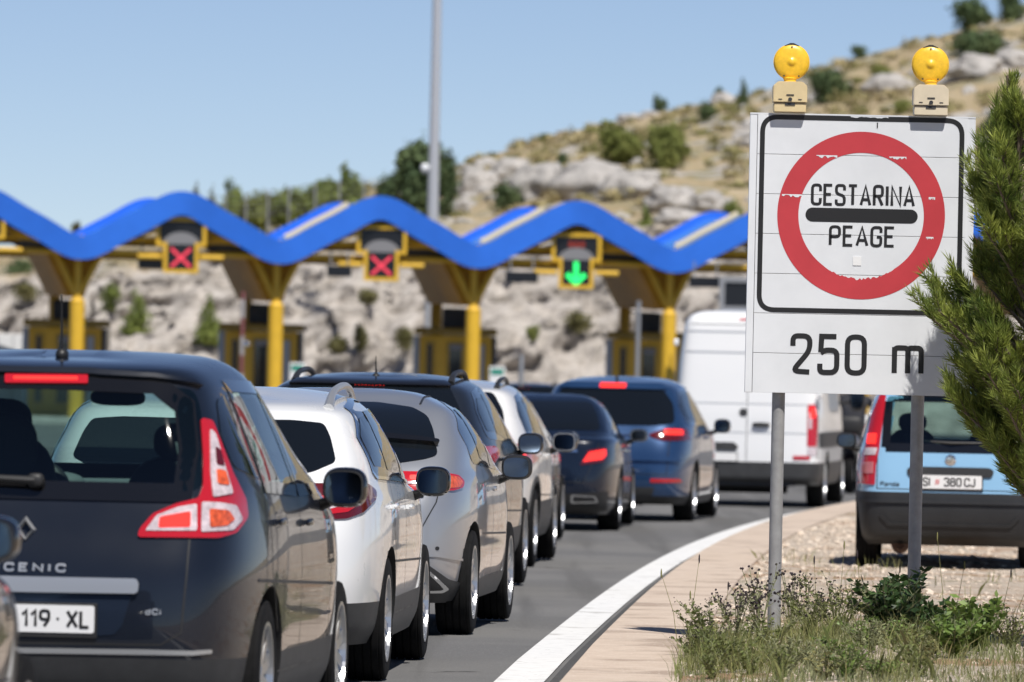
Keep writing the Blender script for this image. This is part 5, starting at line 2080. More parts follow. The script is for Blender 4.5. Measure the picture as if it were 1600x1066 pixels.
def beacon(px, lens_y, rad, bx0, bx1, by0, by1, boxm, label):
    c = at(px, lens_y, SY)
    q = at((bx0 + bx1) / 2, by1, SY)
    root = empty("warning_beacon", (q.x, SY + .02, q.z))
    tag(root, label, "warning light", "yellow warning beacons on top of the toll sign")
    w, h = (bx1 - bx0) / SS, (by1 - by0) / SS
    f = lambda u, v, d: Vector((u, d, v))
    bm = bmesh.new()
    prism(bm, [(-w / 2, h * .32), (w / 2, h * .32), (w / 2, h * .86), (w * .36, h), (-w * .36, h), (-w / 2, h * .86)], f, -.085, .07)
    bmesh.ops.bevel(bm, geom=bm.edges[:], offset=.004, segments=2, affect='EDGES')
    obj("battery_box", bm, boxm, root, smooth=False)
    bm = bmesh.new()
    prism(bm, [(-w * .47, 0), (w * .47, 0), (w * .48, h * .30), (-w * .48, h * .30)], f, -.075, .062)
    bmesh.ops.bevel(bm, geom=bm.edges[:], offset=.004, segments=2, affect='EDGES')
    obj("box_base", bm, boxm, root, smooth=False)
    bm = bmesh.new()
    lathe(bm, [(.011, 0), (.011, .006), (0, .006)], Matrix.Translation((0, -.0855, h * .42)) @ Matrix.Rotation(math.pi / 2, 4, 'X'), 16)
    box(bm, (0, -.0865, h * .56), (.042, .004, .007))
    box(bm, (-w * .29, -.0865, h * .42), (.02, .003, .004))
    box(bm, (w * .29, -.0865, h * .42), (.02, .003, .004))
    box(bm, (0, -.077, h * .28), (.055, .004, .02))
    obj("lock", bm, M_BUMPER, root, smooth=False)
    r = rad / SS
    lc = Vector((c.x - q.x, -.012, c.z - q.z))
    MX = Matrix.Translation(lc) @ Matrix.Rotation(math.pi / 2, 4, 'X')
    bm = bmesh.new()
    lathe(bm, [(r, .0), (r * .985, .008), (r * .93, .014), (r * .7, .020), (r * .35, .024), (r * .2, .0245), (r * .18, .028), (0, .0285)], MX, 40)
    for px_, pz in ((0, r * .86), (-r * .4, -r * .82), (r * .4, -r * .82)): pass
    lens = obj("lens", bm, M_BEACON, root, sharp=60)
    bm = bmesh.new()
    lathe(bm, [(r * .985, .0), (r * 1.03, -.002), (r * 1.03, -.014), (r * .985, -.016)], MX, 40)
    lathe(bm, [(r, -.016), (r * .93, -.04), (r * .7, -.052), (0, -.06)], MX, 40)
    obj("lens_ring", bm, M_BEACON, root, sharp=60)
    bm = bmesh.new()
    for px_, pz in ((0, r * .86), (-r * .42, -r * .80), (r * .42, -r * .80)):
        lathe(bm, [(.0045, .0), (.0045, .021), (0, .022)], Matrix.Translation(lc + Vector((px_, -.001, pz))) @ Matrix.Rotation(math.pi / 2, 4, 'X'), 10)
    obj("screws", bm, M_BUMPER, lens)
    bm = bmesh.new()
    prism(bm, [(-r * .42, r * .93), (-r * .1, r * 1.08), (r * .1, r * 1.08), (r * .42, r * .93), (r * .3, r * .9), (-r * .3, r * .9)], lambda u, v, d: lc + Vector((u, d, v)), -.01, .03)
    obj("hood_cap", bm, M_BUMPER, root, smooth=False)
    bm = bmesh.new()
    lathe(bm, [(.036, h * .98), (.034, h * 1.05), (.04, lc.z - r * .93), (.02, lc.z - r * .85)], Matrix.Translation((0, -.01, 0)), 20)
    obj("neck", bm, M_BEACON, root)


beacon(1237, 97, 27.5, 1207, 1260, 128, 176, M_BEACONBOX, "left yellow disc beacon with a yellowish cream battery box on top of the sign")
beacon(1454, 101, 28.5, 1426, 1481, 133, 181, M_BEACONBOX2, "right yellow disc beacon with a paler ivory battery box on top of the sign")

# ================================================================== TOLL GATES
M_YEL = mat("toll_yellow", (0.72, 0.44, 0.035), 0.45, var=0.06, vscale=3)
M_BLUEF = mat("canopy_blue", (0.025, 0.15, 0.66), 0.35, var=0.05, vscale=1.5)
M_VALLEY = mat("valley_shaded_yellow", (0.50, 0.25, 0.004), 0.6, var=0.15, vscale=3)  # darkened toll yellow: canopy shade and warm bounce put into the colour
M_ROOF = mat("roof_blue", (0.07, 0.27, 0.74), 0.3, var=0.06, vscale=1.5)  # lighter than the fascia blue: sun and sky sheen put into the colour
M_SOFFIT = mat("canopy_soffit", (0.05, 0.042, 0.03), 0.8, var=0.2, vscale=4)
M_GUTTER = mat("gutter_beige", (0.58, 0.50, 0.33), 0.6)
M_GREYM = mat("grey_metal", (0.30, 0.31, 0.33), 0.5, metal=0.2)
M_GREYB = mat("booth_grey", (0.33, 0.38, 0.45), 0.4)
M_SCREEN = mat("screen_black", (0.012, 0.013, 0.016), 0.25)
M_DISC = mat("display_grey", (0.22, 0.22, 0.23), 0.5)
M_XRED = mat("red_cross_led", (0.5, 0.03, 0.05), 0.4, emit=(1.0, 0.08, 0.14), estr=0.5)
M_ARROW = mat("green_arrow_led", (0.02, 0.4, 0.1), 0.4, emit=(0.02, 0.9, 0.16), estr=1.25)
M_LEDDIM = mat("dim_red_led", (0.10, 0.012, 0.01), 0.4, emit=(0.6, 0.06, 0.02), estr=0.25)
M_CONC = mat("island_concrete", (0.42, 0.40, 0.37), 0.9, var=0.15, vscale=3)

GY = 202.0
GS = FPX / GY
COLPX = [(117, 545), (432, 560), (742, 560), (1048, 560)]
colx = [at(px, py, GY).x for px, py in COLPX]
PITCH = (colx[-1] - colx[0]) / 3
colx = [colx[0] + PITCH * k for k in range(-1, 6)]
GZ = road_z(GY)
# the row of gates recedes a little to the right
SKEW = 0.14
gdy = lambda x: (x - colx[1]) * SKEW
DEPTH = Vector((-1.35, 9.5, 0.0))
TROUGH = at(125, 383, GY).z
CREST = at(285, 314, GY).z
AMP = (CREST - TROUGH) / 2
MID = (CREST + TROUGH) / 2 - .06


def wave(x):
    th = 2 * math.pi * (x - colx[1] - 0.12) / PITCH
    return MID - AMP * (math.cos(th) * 1.06 + 0.085 * math.cos(3 * th)) * 0.885


def canopy():
    x0, x1 = colx[0] - .3, colx[-1] + .3
    root = empty("toll_canopy", (colx[1], GY, GZ))
    tag(root, "blue wave shaped canopy spanning the toll gates", "canopy")
    inv = Matrix.Translation(-Vector(root.location))

    def put(name, bm, m, smooth=True):
        bm.transform(inv)
        return obj(name, bm, m, root, smooth=smooth)
    xs = np.arange(x0, x1, .12)

    def band(off, thick, half, m, name):
        bm = bmesh.new()
        prev = None
        for x in xs:
            sl = (wave(x + .02) - wave(x - .02)) / .04
            nl = Vector((-sl, 0, 1)).normalized()
            p = Vector((x, GY + gdy(x), wave(x))) + off
            q = [bm.verts.new(p + nl * half + Vector((0, d, 0))) for d in (0, thick)] + [bm.verts.new(p - nl * half + Vector((0, d, 0))) for d in (thick, 0)]
            if prev:
                for i in range(4): bm.faces.new((prev[i], prev[(i + 1) % 4], q[(i + 1) % 4], q[i]))
            prev = q
        bmesh.ops.recalc_face_normals(bm, faces=bm.faces[:])
        return put(name, bm, m)
    band(Vector((0, 0, 0)), .25, .33, M_BLUEF, "fascia")
    band(DEPTH, .25, .32, M_BLUEF, "rear_fascia")
    # roof sheet between the two fascias
    for lift, m, name in ((.10, M_ROOF, "roof_sheet"), (-.22, M_SOFFIT, "soffit")):
        bm = bmesh.new()
        prev = None
        for x in xs:
            a = Vector((x, GY + gdy(x) + .25, wave(x) + lift))
            q = [bm.verts.new(a), bm.verts.new(a + DEPTH - Vector((0, .25, 0)))]
            if prev: bm.faces.new((prev[0], q[0], q[1], prev[1]))
            prev = q
        put(name, bm, m)
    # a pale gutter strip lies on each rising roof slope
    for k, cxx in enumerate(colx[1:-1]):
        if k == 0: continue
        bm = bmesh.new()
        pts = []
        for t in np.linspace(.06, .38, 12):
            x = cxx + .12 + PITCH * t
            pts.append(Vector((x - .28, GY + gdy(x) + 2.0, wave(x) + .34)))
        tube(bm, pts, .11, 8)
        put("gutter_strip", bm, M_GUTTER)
    # yellow tie beams: two in front, two behind
    for off in (Vector((0, .55, 0)), DEPTH + Vector((0, -.3, 0))):
        for z in (TROUGH - .18, TROUGH + .20):
            bm = bmesh.new()
            tube(bm, [Vector((x, GY + gdy(x), z - (0))) + off for x in (x0, x1)], .085, 10)
            put("tie_beam", bm, M_YEL)
    for cxx in colx[:-1]:      # raking web members under each arch
        m_ = cxx + PITCH / 2
        y = GY + gdy(m_) + .55
        for P in ([(m_ - .1, y, CREST - .62), (m_ - 1.7, y, TROUGH + .1)], [(m_ + .1, y, CREST - .62), (m_ + 1.7, y, TROUGH + .1)], [(m_ - 1.0, y - .02, CREST - .5), (m_ + 1.0, y - .02, CREST - .5)]):
            bm = bmesh.new()
            tube(bm, P, .055, 8)
            put("web_member", bm, M_YEL)
    # columns: round shaft, slimmer neck, two raking struts; valley trough running back to the rear column
    for cxx in colx:
        y = GY + gdy(cxx) + .72
        bm = bmesh.new()
        zt = TROUGH - .25
        zk = at(117, 470, GY).z
        tube(bm, [(cxx, y, GZ - .1), (cxx, y, zk)], .205, 24)
        tube(bm, [(cxx, y, zk - .02), (cxx, y, zk + .1)], [.215, .12], 20)
        tube(bm, [(cxx, y, zk + .05), (cxx, y, zt + .1)], .105, 16)
        for s in (-1, 1):
            tube(bm, [(cxx + s * .04, y, zk + .15), (cxx + s * .66, y + .1, zt + .12)], .085, 10)
        put("column", bm, M_YEL)
        rc = Vector((cxx, y, 0)) + DEPTH * .82
        bm = bmesh.new()
        tube(bm, [(rc.x, rc.y, GZ - .1), (rc.x, rc.y, zt)], .17, 16)
        put("rear_column", bm, M_YEL)
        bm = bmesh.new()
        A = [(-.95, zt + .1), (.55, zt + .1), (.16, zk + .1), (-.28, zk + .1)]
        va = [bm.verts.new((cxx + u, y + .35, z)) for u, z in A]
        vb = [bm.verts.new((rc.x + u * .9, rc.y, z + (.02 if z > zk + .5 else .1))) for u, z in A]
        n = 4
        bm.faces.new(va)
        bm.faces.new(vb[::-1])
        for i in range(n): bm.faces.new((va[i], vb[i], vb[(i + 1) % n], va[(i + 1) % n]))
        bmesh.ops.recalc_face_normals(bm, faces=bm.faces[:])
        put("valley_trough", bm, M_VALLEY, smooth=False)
    return root


canopy()


def lane_sign(px, state, label):
    """T-shaped signal box under the arch; px is the photo x of its centre"""
    x = at(px, 385, GY).x
    y = GY + gdy(x) + .2
    def zz(py): return at(px, py, y).z
    dy = (px - 283) * 0.0395   # successive boxes sit lower in the picture
    zt, zs, zb = zz(343 + dy), zz(382 + dy), zz(424 + dy)
    root = empty("lane_signal", (x, y, zb))
    tag(root, label, "lane signal", "lane signals under the canopy")
    H, hs = zt - zb, zs - zb
    wu, wl = .64, .43
    T = [(-wl, 0), (wl, 0), (wl, hs), (wu, hs), (wu, H), (-wu, H), (-wu, hs), (-wl, hs)]
    f = lambda u, v, d: Vector((u, d, v))
    bm = bmesh.new()
    prism(bm, T, f, .0, .25)
    obj("housing", bm, M_SCREEN, root, smooth=False)
    bm = bmesh.new()
    ribbon(bm, T, .10, lambda u, v: Vector((u, -.06, v)), True)
    r = bmesh.ops.extrude_face_region(bm, geom=bm.faces[:])
    for v in [g for g in r["geom"] if isinstance(g, bmesh.types.BMVert)]: v.co.y += .3
    bmesh.ops.recalc_face_normals(bm, faces=bm.faces[:])
    obj("yellow_frame", bm, M_YEL, root, smooth=False)
    bm = bmesh.new()
    P = [(.5 * math.cos(a), hs + .0 + .34 * math.sin(a)) for a in np.linspace(0, math.pi, 18)]
    bm.faces.new([bm.verts.new((u, -.006, v)) for u, v in P])
    bm.normal_update()
    for fc in bm.faces:
        if fc.normal.y > 0: fc.normal_flip()
    obj("display_arc", bm, M_DISC, root, smooth=False)
    bm = bmesh.new()
    c = hs * .5
    if state == 'x':
        if True:
            box(bm, (0, -.02, c), (.74, .02, .085))
            for v in bm.verts: v.co = Vector((0, v.co.y, c)) + Matrix.Rotation(R(43), 3, 'Y') @ (Vector((v.co.x, 0, v.co.z - c)))
            b2 = bmesh.new()
            box(b2, (0, -.024, c), (.74, .02, .085))
            for v in b2.verts: v.co = Vector((0, v.co.y, c)) + Matrix.Rotation(R(-43), 3, 'Y') @ (Vector((v.co.x, 0, v.co.z - c)))
            me = bpy.data.meshes.new("t")
            b2.to_mesh(me)
            b2.free()
            bm.from_mesh(me)
        obj("red_cross", bm, M_XRED, root, smooth=False)
    else:
        ribbon(bm, [(0, c + .32), (0, c - .24)], .13, lambda u, v: Vector((u, -.02, v)))
        ribbon(bm, [(-.25, c - .02), (0, c - .27), (.25, c - .02)], .13, lambda u, v: Vector((u, -.024, v)))
        bm.normal_update()
        for fc in bm.faces:
            if fc.normal.y > 0: fc.normal_flip()
        obj("green_arrow", bm, M_ARROW, root, smooth=False)
        bm = bmesh.new()
        for k in range(3): box(bm, (-.16 + .16 * k, -.012, hs + .43), (.12, .012, .15))
        obj("red_display", bm, M_LEDDIM, root, smooth=False)
    # two short yellow tubes beside the box stand in for sunlit tie beam pieces
    for s in (-1, 1):
        bm = bmesh.new()
        tube(bm, [(s * (wl + .1), -.1, hs * .52), (s * (wl + .75), -.1, hs * .52)], .075, 10)
        obj("lit_beam_piece", bm, M_YEL, root)
    return root


lane_sign(-31, 'x', "lane signal cut off by the left edge of the picture, only its yellow frame showing")
lane_sign(281.5, 'x', "lane signal showing a red cross, between the two leftmost yellow columns under the blue canopy")
lane_sign(595, 'x', "lane signal showing a red cross between the other red cross and the green arrow")
lane_sign(902, 'arrow', "lane signal showing a green arrow under the blue canopy")


def small_board(px, py, w, h, label):
    p = at(px, py, GY + 1.2)
    root = empty("hanging_board", (p.x, p.y, p.z))
    tag(root, label, "sign board", "dark boards hanging under the canopy")
    bm = bmesh.new()
    box(bm, (0, 0, 0), (w, .15, h), bevel=.01)
    obj("board", bm, M_SCREEN, root, smooth=False)
    bm = bmesh.new()
    for s in (-1, 1): tube(bm, [(s * w * .35, 0, h / 2 - .03), (s * w * .35, 0, .42 + h / 2)], .025, 6)
    obj("hanger", bm, M_GREYM, root)


small_board(236, 412, .72, .32, "dark board hanging beside the leftmost red cross")
small_board(530, 424, .68, .30, "dark board hanging left of the second red cross")
small_board(815, 433, .9, .30, "dark board hanging left of the green arrow")
small_board(1102, 441, .9, .30, "dark board hanging between the rightmost column and the big sign")


def grey_board():
    p = at(1152, 460, GY - 2)
    root = empty("variable_sign", (p.x, p.y, road_z(p.y)))
    tag(root, "grey framed dark display board above the white van", "sign board")
    z = p.z - road_z(p.y)
    bm = bmesh.new()
    ribbon(bm, [(-.42, z - .40), (.42, z - .40), (.42, z + .40), (-.42, z + .40)], .14, lambda u, v: Vector((u, -.08, v)), True)
    r = bmesh.ops.extrude_face_region(bm, geom=bm.faces[:])
    for v in [g for g in r["geom"] if isinstance(g, bmesh.types.BMVert)]: v.co.y += .2
    bmesh.ops.recalc_face_normals(bm, faces=bm.faces[:])
    obj("frame", bm, M_GREYM, root, smooth=False)
    bm = bmesh.new()
    box(bm, (0, .03, z), (.8, .1, .76))
    obj("display", bm, M_SCREEN, root, smooth=False)
    bm = bmesh.new()
    tube(bm, [(0, .15, 0), (0, .15, z + .3)], .08, 12)
    obj("post", bm, M_GREYM, root)


grey_board()


def make_booth():
    root = empty("toll_booth", (0, 0, 0))
    bm = bmesh.new()
    box(bm, (0, 1.1, 1.42), (2.06, 2.2, 2.5), bevel=.08)
    obj("cabin", bm, M_YEL, root)
    bm = bmesh.new()
    box(bm, (-1.10, 1.1, 1.42), (.18, 2.1, 2.46), bevel=.03)
    obj("side_panel", bm, M_GREYB, root)
    bm = bmesh.new()
    box(bm, (1.08, 1.1, 1.42), (.14, 2.1, 2.46), bevel=.03)
    obj("side_panel", bm, M_SCREEN, root)
    bm = bmesh.new()
    box(bm, (0, 1.1, 2.78), (2.32, 2.5, .2), bevel=.05)
    obj("roof", bm, mat("booth_roof", (.25, .17, .03), .6), root)
    for x, w, m in ((-.72, .20, M_SCREEN), (.0, .42, M_DARKGLASS), (.72, .24, M_GREYB)):
        bm = bmesh.new()
        box(bm, (x, -.015, 1.5), (w, .05, 1.9))
        wf = obj("window", bm, m, root, smooth=False)
        bm = bmesh.new()
        ribbon(bm, [(x - w / 2, .55), (x + w / 2, .55), (x + w / 2, 2.45), (x - w / 2, 2.45)], .06, lambda u, v: Vector((u, -.045, v)), True)
        obj("frame", bm, mat("booth_frame", (.45, .28, .03), .5), wf, smooth=False)
    bm = bmesh.new()
    box(bm, (.02, -.06, 2.34), (.34, .05, .16))
    obj("plaque", bm, M_DISC, root, smooth=False)
    bm = bmesh.new()
    box(bm, (-.02, .9, 3.16), (.74, .6, .56), bevel=.03)
    box(bm, (-.02, .9, 2.90), (.5, .4, .08))
    obj("roof_unit", bm, M_BLACK, root, smooth=False)
    bm = bmesh.new()
    box(bm, (0, .4, .06), (2.2, 7.5, .24), bevel=.04)
    obj("island", bm, M_CONC, root, smooth=False)
    return root


LB = ["toll booth behind the leftmost yellow column, above the MPV's roof aerial", "toll booth behind the second yellow column, with a striped pole before it", "toll booth behind the third yellow column, above the graphite crossover",
      "toll booth behind the rightmost yellow column, beside the white van"]
booth = make_booth()
for k in range(4):
    o = booth if k == 0 else copy_tree(booth)
    cxx = colx[k + 1]
    o.location = (cxx - .50, GY + gdy(cxx) + 3.6, GZ + .006)
    tag(o, LB[k], "toll booth", "yellow toll booths under the canopy")

M_STRIPE = bpy.data.materials.new("red_white_stripes")
M_STRIPE.use_nodes = True
_nt = M_STRIPE.node_tree
_tc = _nt.nodes.new("ShaderNodeTexCoord")
_sx = _nt.nodes.new("ShaderNodeSeparateXYZ")
_nt.links.new(_tc.outputs["Object"], _sx.inputs[0])
_mm = _nt.nodes.new("ShaderNodeMath")
_mm.operation = 'MULTIPLY'
_mm.inputs[1].default_value = 1.0
_nt.links.new(_sx.outputs[2], _mm.inputs[0])
_fr = _nt.nodes.new("ShaderNodeMath")
_fr.operation = 'FRACT'
_nt.links.new(_mm.outputs[0], _fr.inputs[0])
_gt = _nt.nodes.new("ShaderNodeMath")
_gt.operation = 'GREATER_THAN'
_gt.inputs[1].default_value = .5
_nt.links.new(_fr.outputs[0], _gt.inputs[0])
_mx = _nt.nodes.new("ShaderNodeMix")
_mx.data_type = 'RGBA'
_mx.inputs[6].default_value = (.36, .34, .34, 1)
_mx.inputs[7].default_value = (.20, .07, .07, 1)
_nt.links.new(_gt.outputs[0], _mx.inputs[0])
_nt.links.new(_mx.outputs[2], _nt.nodes["Principled BSDF"].inputs["Base Color"])


def pole(px, top, Y, r, m, label, name="barrier_pole", cap=False):
    p = at(px, top, Y)
    z0 = road_z(Y)
    root = empty(name, (p.x, Y, z0))
    tag(root, label, "pole")
    bm = bmesh.new()
    tube(bm, [(0, 0, .0), (0, 0, p.z - z0)], r, 12)
    obj("shaft", bm, m, root)
    bm = bmesh.new()
    box(bm, (0, .0, .45), (.32, .3, .9), bevel=.03)
    obj("pedestal", bm, M_YEL, root, smooth=False)
    if cap:
        bm = bmesh.new()
        superell(bm, (0.12, -.05, at(px, 537, Y).z - z0), (.09, .09, .09), 2, 14, 8)
        obj("lamp_globe", bm, M_CHROME, root)


pole(380, 456, 198, .06, M_STRIPE, "raised red and white barrier pole before the second toll booth", cap=True)
pole(998, 470, 198, .06, M_GREYM, "slim grey pole before the toll booth beside the white van", "grey_pole")
pole(145, 470, 209, .05, M_STRIPE, "thin red and white pole right of the leftmost yellow column", "barrier_pole")
pole(815, 555, 150, .05, M_GREYM, "short grey pole right of the third yellow column among the cars", "grey_pole")


def info_sign(px, top, bot, w, Y, label):
    a, b = at(px, top, Y), at(px, bot, Y)
    root = empty("notice_board", (a.x, Y, road_z(Y)))
    tag(root, label, "notice board")
    bm = bmesh.new()
    box(bm, (0, 0, (a.z + b.z) / 2 - road_z(Y)), (w, .08, a.z - b.z), bevel=.01)
    obj("panel", bm, M_PLATE, root, smooth=False)
    bm = bmesh.new()
    box(bm, (0, -.046, a.z - road_z(Y) - .14), (w * .8, .012, .16))
    obj("green_header", bm, mat("sign_green", (.02, .25, .18), .5), root, smooth=False)
    bm = bmesh.new()
    tube(bm, [(0, .06, 0), (0, .06, b.z - road_z(Y) + .2)], .04, 8)
    obj("post", bm, M_GREYM, root)


info_sign(465, 567, 620, .42, 199, "white notice board with a green header right of the second yellow column")
info_sign(777, 573, 625, .42, 199, "white notice board with a green header right of the third yellow column")


def cabinet():
    p = at(21, 522, 214)
    root = empty("utility_cabinet", (p.x, 214, road_z(214)))
    tag(root, "white double door cabinet left of the leftmost toll booth", "cabinet")
    h = p.z - road_z(214)
    for s in (-.22, .22):
        bm = bmesh.new()
        box(bm, (s, 0, h / 2), (.42, .5, h), bevel=.02)
        obj("door", bm, P_VAN, root, smooth=False)
    bm = bmesh.new()
    box(bm, (0, .05, h / 2), (.9, .55, h - .04))
    obj("carcass", bm, M_GREYM, root, smooth=False)


cabinet()


def light_mast():
    Y = 224.0
    p = at(676, 345, Y)
    root = empty("light_mast", (p.x, Y, road_z(Y)))
    tag(root, "tall pale grey light mast rising out of the picture behind the canopy", "light mast")
    bm = bmesh.new()
    H = 25.0
    z0 = road_z(Y)
    zz = [0, 4, 6, 9, 12, 16, H]
    rr = [.20, .185, .175, .155, .14, .13, .10]
    tube(bm, [(0, 0, z) for z in zz], rr, 20)
    obj("mast", bm, mat("mast_grey", (.50, .51, .53), .45, metal=.2), root)
    bm = bmesh.new()
    for k in range(6):
        a = k * math.pi / 3
        box(bm, (math.cos(a) * .7, math.sin(a) * .7, H), (.4, .4, .18), a)
        tube(bm, [(0, 0, H - .1), (math.cos(a) * .7, math.sin(a) * .7, H)], .03, 6)
    obj("floodlights", bm, M_GREYM, root, smooth=False)
    q = at(664, 263, Y)
    bm = bmesh.new()
    superell(bm, (q.x - p.x, -.1, q.z - z0), (.13, .13, .15), 2.2, 16, 10)
    box(bm, ((q.x - p.x) * .5, -.05, q.z - z0 + .05), (.3, .06, .06))
    obj("camera_dome", bm, P_VAN, root)


light_mast()


# ---- wire fence above the cut
def fence():
    root = None
    PX = [(352, 300, 348), (384, 302, 342), (418, 297, 340), (451, 292, 336), (492, 286, 335), (530, 282, 330), (568, 278, 326), (600, 276, 322), (628, 268, 318)]
    Ys = 262.0
    pts = []
    for px, a, b in PX:
        p = at(px, b, Ys)
        pts.append((p, at(px, a, Ys).z))
    root = empty("wire_fence", pts[0][0])
    tag(root, "wire fence with thin pale posts along the top of the rock cut", "fence")
    o0 = Vector(pts[0][0])
    for p, zt in pts:
        bm = bmesh.new()
        g = hill_point(p.x, 1 + (Ys - 242) / 88).z
        tube(bm, [(p.x - o0.x, 0, min(g, p.z) - .3 - o0.z), (p.x - o0.x, 0, zt - o0.z)], .035, 6)
        obj("post", bm, M_GREYM, root)
    bm = bmesh.new()
    for k in range(6):
        f = .1 + .17 * k
        tube(bm, [(p.x - o0.x, 0, p.z + (zt - p.z) * f - o0.z) for p, zt in pts], .006, 4, caps=False)
    obj("wires", bm, M_GREYM, root)


fence()

# ================================================================== HILL PLANTS AND ROCKS
B = bush_px
OL, DK, PN, DR = M_LEAF_OLIVE, M_LEAF_DARK, M_LEAF_PINE, M_LEAF_DRY
B("broad_tree", 655, 196, 335, 88, DK, "tall dark tree directly behind the light mast, on its left side", "tree", Y=255, seed=1, dens=1.2)
B("broad_tree", 695, 232, 335, 42, DK, "dark tree just right of the light mast", "tree", Y=256, seed=2)
B("shrub", 606, 262, 330, 52, DK, "dark shrub left of the tall tree by the light mast", "shrub", Y=258, seed=3)
B("conifer_tree", 360, 280, 352, 62, PN, "young green conifer behind the fence, leftmost of its row", "tree", Y=266, seed=4, spiky=True, dens=1.3)
B("conifer_tree", 333, 288, 350, 30, DR, "thin greyish conifer left of the fence row", "tree", Y=266, seed=5, spiky=True)
B("conifer_tree", 306, 282, 335, 16, DR, "tiny conifer tip above the leftmost wave crest", "tree", Y=266, seed=6, spiky=True)
B("shrub", 402, 292, 362, 62, OL, "low green shrub behind the second fence post", "shrub", Y=265, seed=7, dens=1.3)
B("shrub", 446, 284, 352, 66, PN, "yellow green shrub in the middle of the fence row", "shrub", Y=265, seed=8, dens=1.3)
B("shrub", 500, 270, 352, 84, PN, "wide green shrub right of the middle of the fence", "shrub", Y=266, seed=9, dens=1.3)
B("conifer_tree", 545, 256, 345, 66, PN, "green conifer, tallest of the fence row", "tree", Y=266, seed=10, spiky=True, dens=1.3)
B("shrub", 118, 344, 372, 14, DR, "tiny bush tip in the dip of the leftmost canopy valley", "shrub", Y=262, seed=11)
B("shrub", 30, 398, 440, 60, DK, "dark shrub on the hill at the left edge under the canopy", "shrub", Y=252, seed=12)
B("shrub", 970, 188, 256, 78, OL, "large olive bush, left of the pair on the hillside", "shrub", seed=13, dens=1.1)
B("shrub", 1040, 184, 262, 72, OL, "large olive bush, right of the pair on the hillside", "shrub", seed=14, dens=1.1)
B("shrub", 877, 232, 272, 26, DK, "small dark bush on top of the grey rock outcrop", "shrub", seed=15)
B("shrub", 790, 282, 330, 62, DK, "dark bush at the left foot of the grey rock outcrop", "shrub", seed=16)
B("shrub", 735, 250, 300, 50, DR, "grey green scrub right of the light mast", "shrub", seed=17)
B("shrub", 855, 206, 222, 26, OL, "small bush on the skyline above the outcrop", "shrub", seed=18)
B("shrub", 1031, 138, 168, 30, DK, "small dark tree alone on the skyline", "shrub", seed=19)
B("shrub", 1103, 152, 190, 42, DK, "dark round bush below the skyline left of the sign", "shrub", seed=20)
B("shrub", 1122, 134, 160, 22, DK, "little dark bush on the skyline above the round one", "shrub", seed=21)
B("conifer_tree", 1160, 120, 166, 24, DK, "narrow dark conifer on the skyline just left of the sign", "tree", seed=22, spiky=True)
B("shrub", 1298, 102, 160, 78, DK, "big dark bush between the two beacons", "shrub", seed=23)
B("shrub", 1345, 64, 88, 34, DK, "small bush on the skyline between the two beacons", "shrub", seed=24)
B("shrub", 1378, 98, 126, 44, OL, "low olive bush left of the right beacon", "shrub", seed=25)
B("shrub", 1530, 42, 100, 108, DK, "wide dark green bush right of the right beacon", "shrub", seed=26)
B("broad_tree", 1520, -12, 46, 66, DK, "dark tree at the top edge above the wide bush", "tree", seed=27)
B("broad_tree", 1580, -20, 34, 50, DK, "dark tree in the top right corner", "tree", seed=28)
B("shrub", 1556, 168, 214, 56, DK, "dark bush right of the sign's top corner", "shrub", seed=29)
B("shrub", 1412, 150, 178, 40, OL, "low green bush left of the right beacon's battery box", "shrub", seed=30)
B("conifer_tree", 1008, 316, 366, 30, PN, "small green conifer just above the canopy near the sign", "tree", seed=31, spiky=True)
B("shrub", 1145, 306, 350, 34, PN, "green bush at the sign's left edge above the canopy", "shrub", seed=32)


def cut_at(px, py):
    d = ray(px, py)
    for v in np.linspace(0.02, 1.0, 200):
        p = hill_point(d.x * 236, float(v))
        if p.z >= CAM_H + d.z * p.y: return at(px, py, p.y - .25)
    return at(px, py, 241)


def cutbush(px, top, bot, w, m, label, seed, spiky=False):
    q = cut_at(px, bot)
    return B("shrub", px, top, bot, w, m, label, "shrub", Y=q.y, seed=seed, spiky=spiky)


cutbush(172, 436, 484, 40, PN, "green bush on the rock cut, upper left of the two beside the leftmost booth", 41)
cutbush(212, 448, 524, 48, PN, "tall green bush on the rock cut right of the leftmost booth", 42, True)
cutbush(324, 462, 536, 52, PN, "green bush on the rock cut left of the second toll booth", 43, True)
cutbush(563, 500, 545, 26, DR, "small bush on the rock cut between second and third booths", 44)
cutbush(528, 520, 552, 40, DR, "low scrub on the rock cut right of the second booth", 45)
cutbush(905, 482, 520, 54, DR, "grey green scrub on the rock cut below the green arrow", 46)
cutbush(632, 505, 545, 36, DR, "scrub on the rock cut left of the third booth", 47)
cutbush(40, 440, 470, 60, DR, "dry scrub on the rock cut at the left edge", 48)
cutbush(832, 505, 530, 22, OL, "tiny green tuft on the rock cut below the third wave", 49)
cutbush(575, 448, 475, 40, DR, "dry scrub high on the rock cut below the second red cross", 50)

